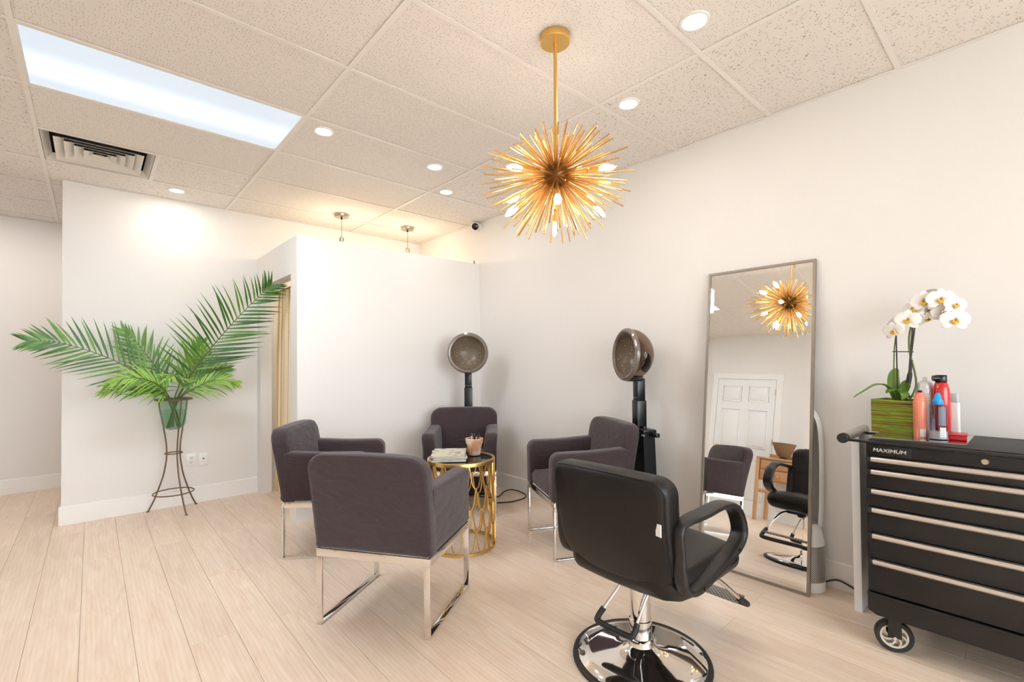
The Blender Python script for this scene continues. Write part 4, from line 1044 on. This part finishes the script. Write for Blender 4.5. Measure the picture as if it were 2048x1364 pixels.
# ================================================================== chandelier
CH = Vector((1.566, 1.437, H)); ch_ = thing('sputnik_chandelier', 'gold sputnik chandelier of radiating rods with candle bulbs', 'chandelier', CH)
HZ = -.629
MB().lathe([(0, .005), (.068, .005), (.070, -.003), (.070, -.024), (.066, -.028), (0, -.028)], 40).build('canopy', GOLD, ch_)
MB().tube([(0, 0, -.026), (0, 0, HZ+.05)], .0085, 12).build('stem', GOLD, ch_)
hub = MB().lathe([(.058*sin(a*pi/16), -.058*cos(a*pi/16)) for a in range(17)], 28, (0, 0, HZ)).build('hub', mat('aged_brass', (120, 82, 44), .4, .9), ch_)
lamps = []
for a, b_, c_ in [(-.185, .0, -.08), (.21, .0, -.07), (-.20, -.16, .0), (.187, -.165, .0), (-.19, -.063, .12), (.168, -.063, .14), (-.012, -.17, -.17), (0, -.21, .10), (-.1, .1, .18), (.12, .1, .17)]:
    lamps.append(rt*a+up*b_+fw*c_)
rod = MB(); rod.cyl((0, 0, 0), (0, 0, 1), .0031, 8); rodm = rod.mesh('rod', GOLDROD)
NR = 235; ga = pi*(3-sqrt(5)); rs = random.Random(3)
for i in range(NR):
    z = 1-2*(i+.5)/NR; r = sqrt(1-z*z); a = ga*i
    d_ = Vector((r*cos(a), r*sin(a), z)) + Vector((rs.uniform(-1, 1), rs.uniform(-1, 1), rs.uniform(-1, 1)))*.05; d_.normalize()
    if d_.z > .93: continue
    if any(d_.dot(l_.normalized()) > .985 for l_ in lamps): continue
    cz = .168 if d_.z > 0 else .315
    L = 1/sqrt((d_.x**2+d_.y**2)/.352**2 + d_.z**2/cz**2); L *= rs.choice((1., 1., .97, .9, .82))
    o = link('rod', rodm, ch_); o.location = Vector((0, 0, HZ))+d_*.05; o.rotation_euler = d_.to_track_quat('Z', 'Y').to_euler(); o.scale = (1, 1, L-.05)
BG = bulb_mat('candle_bulb_glow', (255, 232, 196), 7)
for l_ in lamps:
    d_ = l_.normalized(); q = d_.to_track_quat('Z', 'Y').to_matrix(); Ls = l_.length-.028
    ar = MB().lathe([(.006, .05), (.006, Ls-.055), (.0125, Ls-.05), (.0125, Ls), (0, Ls)], 14, (0, 0, HZ), q).build('lamp_holder', GOLD, ch_)
    MB().lathe([(.009, Ls), (.0135, Ls+.012), (.0165, Ls+.028), (.0145, Ls+.044), (.008, Ls+.060), (.0025, Ls+.070), (0, Ls+.071)], 16, (0, 0, HZ), q).build('candle_bulb', BG, ar)
    lamp('POINT', ar, Vector((0, 0, HZ))+q @ Vector((0, 0, Ls+.03)), BULB_W, (255, 241, 226), .008)

# ================================================================== palm stand
SX, SY = .528, 4.965
st = thing('plant_stand', 'slender wrought-iron tripod plant stand before the white partition', 'plant stand', (SX, SY, 0))
IRON = mat('aged_iron', (122, 104, 84), .45, .7, noise=(30, .2))
RT_, RM, RL = .128, .058, .145
for k, a0 in enumerate((radians(142), radians(-72), radians(33))):
    prof = [(.21, .004), (.172, .075), (.135, .165), (.088, .30), (.064, .42), (.058, .50), (.064, .60), (.088, .74), (.112, .86), (.125, .955)]
    P_ = smooth_path([(r*cos(a0), r*sin(a0), z) for r, z in prof], 5)
    lg = MB().tube(P_, .0058, 10).build('leg', IRON, st)
    MB().lathe([(0, .006), (.010, .005), (.013, 0), (0, 0)], 12, (.213*cos(a0), .213*sin(a0), 0)).build('foot_pad', IRON, lg)
for r, z, q in ((.131, .962, .0075), (RM+.004, .50, .005), (RL, .165, .005)): MB().tube(circle(r, 40, (0, 0, z)), q, 8, closed=True).build('ring', IRON, st)
va = thing('glass_vase', 'pale green glass vase of water held in the iron stand', 'vase', (SX, SY, .70))
MB().lathe([(0, .0), (.04, .003), (.066, .016), (.082, .045), (.090, .10), (.094, .18), (.100, .245), (.118, .270), (.126, .274), (.130, .272)], 40).build('vase_glass', glass('sea_green_glass', (226, 244, 236), rough=.02), va)
MB().lathe([(0, .006), (.038, .009), (.063, .021), (.078, .048), (.086, .10), (.089, .17), (0, .17)], 36).build('water', glass('vase_water', (238, 249, 243)), va)

# ================================================================== palm fronds
GREENS = {'dark': ((70, 114, 52), 0), 'mid': ((98, 144, 56), 0), 'light': ((138, 180, 70), 0)}
def leafmat(nm, rgb):
    return mat('palm_'+nm, rgb, .42, noise=(9, .18))
LM = {k: leafmat(k, v[0]) for k, v in GREENS.items()}
def leaflet_mesh(ma, droop, name):
    """unit leaflet along +Y, width 1 along X (scaled), creased along the middle, drooping to -Z"""
    V = []; Fc = []; n = 7
    for i in range(n+1):
        t_ = i/n; w = (.5*min(1, .35+3*t_))*(1-t_**2.2)+.01; z = -droop*t_*t_; y = t_*(1-.25*droop*t_)
        V += [(-w, y, z+.0), (0, y, z-.35*w), (w, y, z+.0), (0, y, z-.35*w-.06)]
    for i in range(n):
        for a, b_ in ((0, 1), (1, 2), (2, 3), (3, 0)): Fc.append((i*4+a, i*4+b_, i*4+4+b_, i*4+4+a))
    Fc += [(0, 3, 2, 1), tuple(n*4+k for k in range(4))]
    # the width axis is stored at 1/40 of the length so that one scale fits all
    V = [(x*.058, y, z if i % 4 != 3 else z) for i, (x, y, z) in enumerate(V)]
    V = [(x, y, -droop*0+z*1.0 if True else z) for x, y, z in V]
    me = MB()
    V2 = []
    for i in range(n+1):
        t_ = i/n; base_z = -droop*t_*t_
        for k in range(4):
            x, y, z = V[i*4+k]; V2.append((x, y, base_z+(z-base_z)*.058))
    return me.add(V2, Fc).mesh(name, ma, ang=80)
LFM = {(c, d): leaflet_mesh(LM[c], d, 'leaflet') for c in LM for d in (.06, .18, .45)}
rp = random.Random(11)
def frond(label, pts, ln, col, nrm, npair, start=.22, spread=(62, 26), lmax=.6, curl=0., wid=1.0):
    """pts: rachis curve; ln: longest leaflet; nrm: blade normal; spread: leaflet angle from the rachis at base / tip"""
    t = thing('palm_frond', label, 'palm frond', pts[0], 0, 'palm fronds in the glass vase')
    P0 = Vector(pts[0]); P_ = [p-P0 for p in smooth_path(pts, 10)]; N = len(P_)
    MB().tube(P_, [.0065*(1-.75*i/(N-1)) for i in range(N)], 8).build('stem', mat('palm_stem', (92, 118, 50), .5, noise=(12, .15)), t)
    nrm = Vector(nrm).normalized()
    for i in range(npair):
        s_ = start+(1-start)*(i+.5)/npair
        x = s_*(N-1); k = min(int(x), N-2); p = P_[k].lerp(P_[k+1], x-k); T = (P_[k+1]-P_[k]).normalized()
        u = (s_-start)/(1-start)
        L = ln*(.55+.45*sin(pi*min(1, u*1.25+.1)))*(1 if u < .7 else 1-.45*(u-.7)/.3)
        for sd in (-1, 1):
            side = T.cross(nrm).normalized()*sd
            a = radians(spread[0]+(spread[1]-spread[0])*u + rp.uniform(-5, 5))
            d_ = T*cos(a)+side*sin(a)+nrm*rp.uniform(.02, .16); d_.normalize()
            zz_ = nrm - d_*nrm.dot(d_); zz_.normalize()
            if rp.random() < .5: zz_ = (zz_+side*rp.uniform(-.4, .4)); zz_ = (zz_-d_*zz_.dot(d_)).normalized()
            xx = d_.cross(zz_)
            M = Matrix((xx, d_, zz_)).transposed().to_4x4()
            dr_ = rp.choice((.06, .18, .18)) if curl < .5 else rp.choice((.18, .45, .45))
            o = link('leaflet', LFM[(col if rp.random() > .25 else ('mid' if col != 'mid' else 'light'), dr_)], t)
            l_ = L*rp.uniform(.9, 1.06)
            wsc = wid*rp.uniform(.9, 1.1)
            o.matrix_local = Matrix.Translation(p) @ M @ Matrix.Diagonal((.42*wsc, l_, l_, 1)) if False else Matrix.Translation(p) @ M @ Matrix.Diagonal((.36*wsc, l_, l_, 1))
def vb(dx, dy, z=.72): return (SX+dx, SY+dy, z)
CAMN = (-.12, -1, .10)
frond('long palm frond reaching far left past the partition edge', [vb(.05, -.02), vb(-.02, -.03, .95), (.40, 4.90, 1.10), (.12, 4.86, 1.305), (-.17, 4.84, 1.43), (-.345, 4.83, 1.44)], .36, 'dark', (.05, -1, .25), 30, .30, (56, 32), wid=.9)
frond('tallest palm frond rising to the right towards the booth doorway', [vb(-.05, .0), vb(.02, -.02, .95), (.655, 4.82, 1.21), (.775, 4.70, 1.42), (.92, 4.58, 1.64), (1.09, 4.48, 1.86), (1.165, 4.44, 1.945)], .44, 'dark', (.35, -.95, .05), 34, .24, (64, 40))
frond('medium palm frond standing up left of the vase centre', [vb(.03, .02), vb(-.03, .0, .95), (.42, 4.98, 1.20), (.31, 4.99, 1.40), (.19, 4.97, 1.545)], .29, 'mid', (-.1, -1, .2), 17, .34, (52, 24))
frond('short upright palm frond just right of the vase centre', [vb(-.02, .02), vb(.02, .02, .95), (.64, 5.0, 1.15), (.70, 5.02, 1.32), (.735, 5.03, 1.46)], .28, 'mid', (.2, -1, .1), 14, .36, (50, 24))
frond('light green palm frond arching low to the left', [vb(.04, -.03), vb(-.02, -.05, .95), (.40, 4.82, 1.10), (.24, 4.74, 1.16), (.08, 4.70, 1.11)], .24, 'light', (.0, -.75, .65), 18, .34, (56, 22), curl=1, wid=.85)
frond('lowest palm frond drooping left over the vase rim', [vb(.03, .0), vb(-.04, -.03, .95), (.42, 4.84, 1.045), (.26, 4.80, 1.09), (.06, 4.78, 1.05)], .22, 'light', (.1, -.8, .6), 16, .36, (50, 20), curl=1, wid=.8)
frond('light green palm frond arching low to the right', [vb(-.03, -.02), vb(.03, -.03, .95), (.69, 4.86, 1.07), (.82, 4.82, 1.12), (.97, 4.80, 1.09)], .25, 'light', (.05, -.8, .6), 18, .34, (54, 22), curl=1, wid=.85)
frond('small palm frond leaning right beneath the tallest one', [vb(-.04, .01), vb(.03, .0, .95), (.68, 4.93, 1.10), (.80, 4.92, 1.19), (.93, 4.92, 1.22)], .25, 'mid', (.1, -.8, .5), 12, .36, (52, 22), wid=.9)
frond('small bright palm frond bending towards the camera over the vase', [vb(.0, .04), vb(.0, -.02, .95), (.55, 4.82, 1.10), (.50, 4.70, 1.17), (.44, 4.60, 1.14)], .2, 'light', (.0, -.4, .9), 14, .36, (56, 24), curl=1, wid=.85)

# ================================================================== curtain in the booth doorway
cu = thing('curtain', 'gold and cream striped curtain hanging in the booth doorway', 'curtain', (0, 0, 0))
def curtain_mat():
    ma = mat('striped_curtain', (214, 170, 96), .7, sheen=.2); n, l = nodes(ma); p = n['Principled BSDF']
    uv = n.new('ShaderNodeUVMap'); sx = n.new('ShaderNodeSeparateXYZ'); l.new(uv.outputs[0], sx.inputs[0])
    fr_ = n.new('ShaderNodeMath'); fr_.operation = 'FRACT'; mu = n.new('ShaderNodeMath'); mu.operation = 'MULTIPLY'; mu.inputs[1].default_value = 7
    l.new(sx.outputs[0], mu.inputs[0]); l.new(mu.outputs[0], fr_.inputs[0])
    r = n.new('ShaderNodeValToRGB'); r.color_ramp.interpolation = 'CONSTANT'; cr = r.color_ramp
    cr.elements[0].position = 0; cr.elements[0].color = (*lin((236, 222, 196)), 1); cr.elements[1].position = .22; cr.elements[1].color = (*lin((216, 168, 84)), 1)
    for ps, c in ((.30, (228, 206, 164)), (.42, (196, 140, 66)), (.48, (240, 222, 186)), (.66, (238, 226, 204)), (.80, (150, 108, 64)), (.84, (226, 188, 112))):
        e = cr.elements.new(ps); e.color = (*lin(c), 1)
    l.new(fr_.outputs[0], r.inputs[0]); l.new(r.outputs[0], p.inputs['Base Color']); return ma
nU, nV = 120, 10; V = []; Fc = []; UV = []
for j in range(nV+1):
    vz = j/nV; z = 1.955-1.925*vz
    for i in range(nU+1):
        u = i/nU; yy = 4.055+(.90+.05*vz)*u; am = .022+.012*vz
        V.append((1.365+am*sin(u*2*pi*8.5+.6*sin(3*vz)), yy+.012*sin(u*2*pi*17), z))
N0 = len(V)
V += [(x+.0025, y, z) for x, y, z in V]
for j in range(nV):
    for i in range(nU):
        k = j*(nU+1)+i; Fc.append((k, k+1, k+nU+2, k+nU+1)); Fc.append((N0+k, N0+k+nU+1, N0+k+nU+2, N0+k+1))
me = bpy.data.meshes.new('curtain_cloth'); me.from_pydata(V, [], Fc); me.update()
ul = me.uv_layers.new(name='UVMap')
for lp_ in me.loops:
    k = lp_.vertex_index % N0; ul.data[lp_.index].uv = ((k % (nU+1))/nU, (k//(nU+1))/nV)
me.materials.append(curtain_mat()); me.shade_smooth(); link('curtain_cloth', me, cu)
MB().tube([(1.365, 4.04, 1.965), (1.365, 5.14, 1.965)], .009, 12).build('curtain_rod', mat('dark_rod', (110, 84, 52), .4, .6), cu)

# ================================================================== pine console and basket (seen in the mirror)
PINE = mat('pine', (192, 148, 106), .45, noise=(5, .12), bump=(40, .1)); PINE2 = mat('pine_drawer', (180, 134, 92), .45, noise=(5, .12))
cn = thing('console_table', 'pine console table with a drawer, seen in the mirror', 'table', (-1.41, 2.17, 0))
cx, cy, cz = .20, .45, .86
MB().soft((0, 0, cz-.012), (2*cx+.04, 2*cy+.04, .024), .006, 2).build('table_top', PINE, cn)
MB().lohi((-cx-.02, -cy, cz), (-cx, cy, cz+.07), .004).build('back_rail', PINE, cn)
for sx in (-1, 1):
    for sy in (-1, 1): MB().lohi((sx*cx-.022, sy*cy-.022, 0), (sx*cx+.022, sy*cy+.022, cz-.024), .004).build('leg', PINE, cn)
ap_ = MB(); ap_.lohi((-cx, -cy+.022, cz-.32), (cx-.008, cy-.022, cz-.024)); ap_.build('apron', PINE, cn, smooth=False)
for z0, z1 in ((cz-.16, cz-.04), (cz-.30, cz-.175)):
    d_ = MB().lohi((cx-.008, -cy+.035, z0), (cx+.012, cy-.035, z1), .004).build('drawer', PINE2, cn)
    for y_ in (-.18, .18): MB().lathe([(.008, 0), (.008, .012), (.016, .018), (.014, .028), (0, .030)], 16, (cx+.012, y_, (z0+z1)/2), Matrix.Rotation(pi/2, 3, 'Y')).build('knob', PINE, d_)
ar_ = MB().soft((cx-.01, 0, .40), (.025, 2*cy-.04, .05), .01, 3).build('stretcher', PINE, cn)
def wicker():
    ma = mat('wicker', (190, 140, 86), .7); n, l = nodes(ma); p = n['Principled BSDF']
    tc = n.new('ShaderNodeTexCoord'); w = n.new('ShaderNodeTexWave'); w.wave_type = 'BANDS'; w.bands_direction = 'Z'; w.inputs['Scale'].default_value = 45; w.inputs['Distortion'].default_value = 1.5
    l.new(tc.outputs['Object'], w.inputs['Vector']); mx = n.new('ShaderNodeMix'); mx.data_type = 'RGBA'; l.new(w.outputs['Fac'], mx.inputs[0])
    mx.inputs[6].default_value = (*lin((118, 84, 52)), 1); mx.inputs[7].default_value = (*lin((172, 132, 92)), 1); l.new(mx.outputs[2], p.inputs['Base Color'])
    bp = n.new('ShaderNodeBump'); bp.inputs['Distance'].default_value = .003; l.new(w.outputs['Fac'], bp.inputs['Height']); l.new(bp.outputs[0], p.inputs['Normal']); return ma
bs = thing('wicker_basket', 'woven wicker bowl basket on the pine console, seen in the mirror', 'basket', (-1.38, 2.36, cz))
MB().lathe([(0, .0), (.05, .0), (.048, .018), (.036, .03), (0, .03)], 24).build('foot', mat('dark_wood', (60, 46, 38), .5), bs)
MB().lathe([(0, .032), (.06, .034), (.085, .06), (.115, .13), (.145, .215), (.140, .218), (.108, .135), (.078, .068), (.05, .044), (0, .042)], 36).build('bowl', wicker(), bs)
MB().tube(circle(.143, 40, (0, 0, .217)), .006, 8, closed=True).build('rim', wicker(), bs)
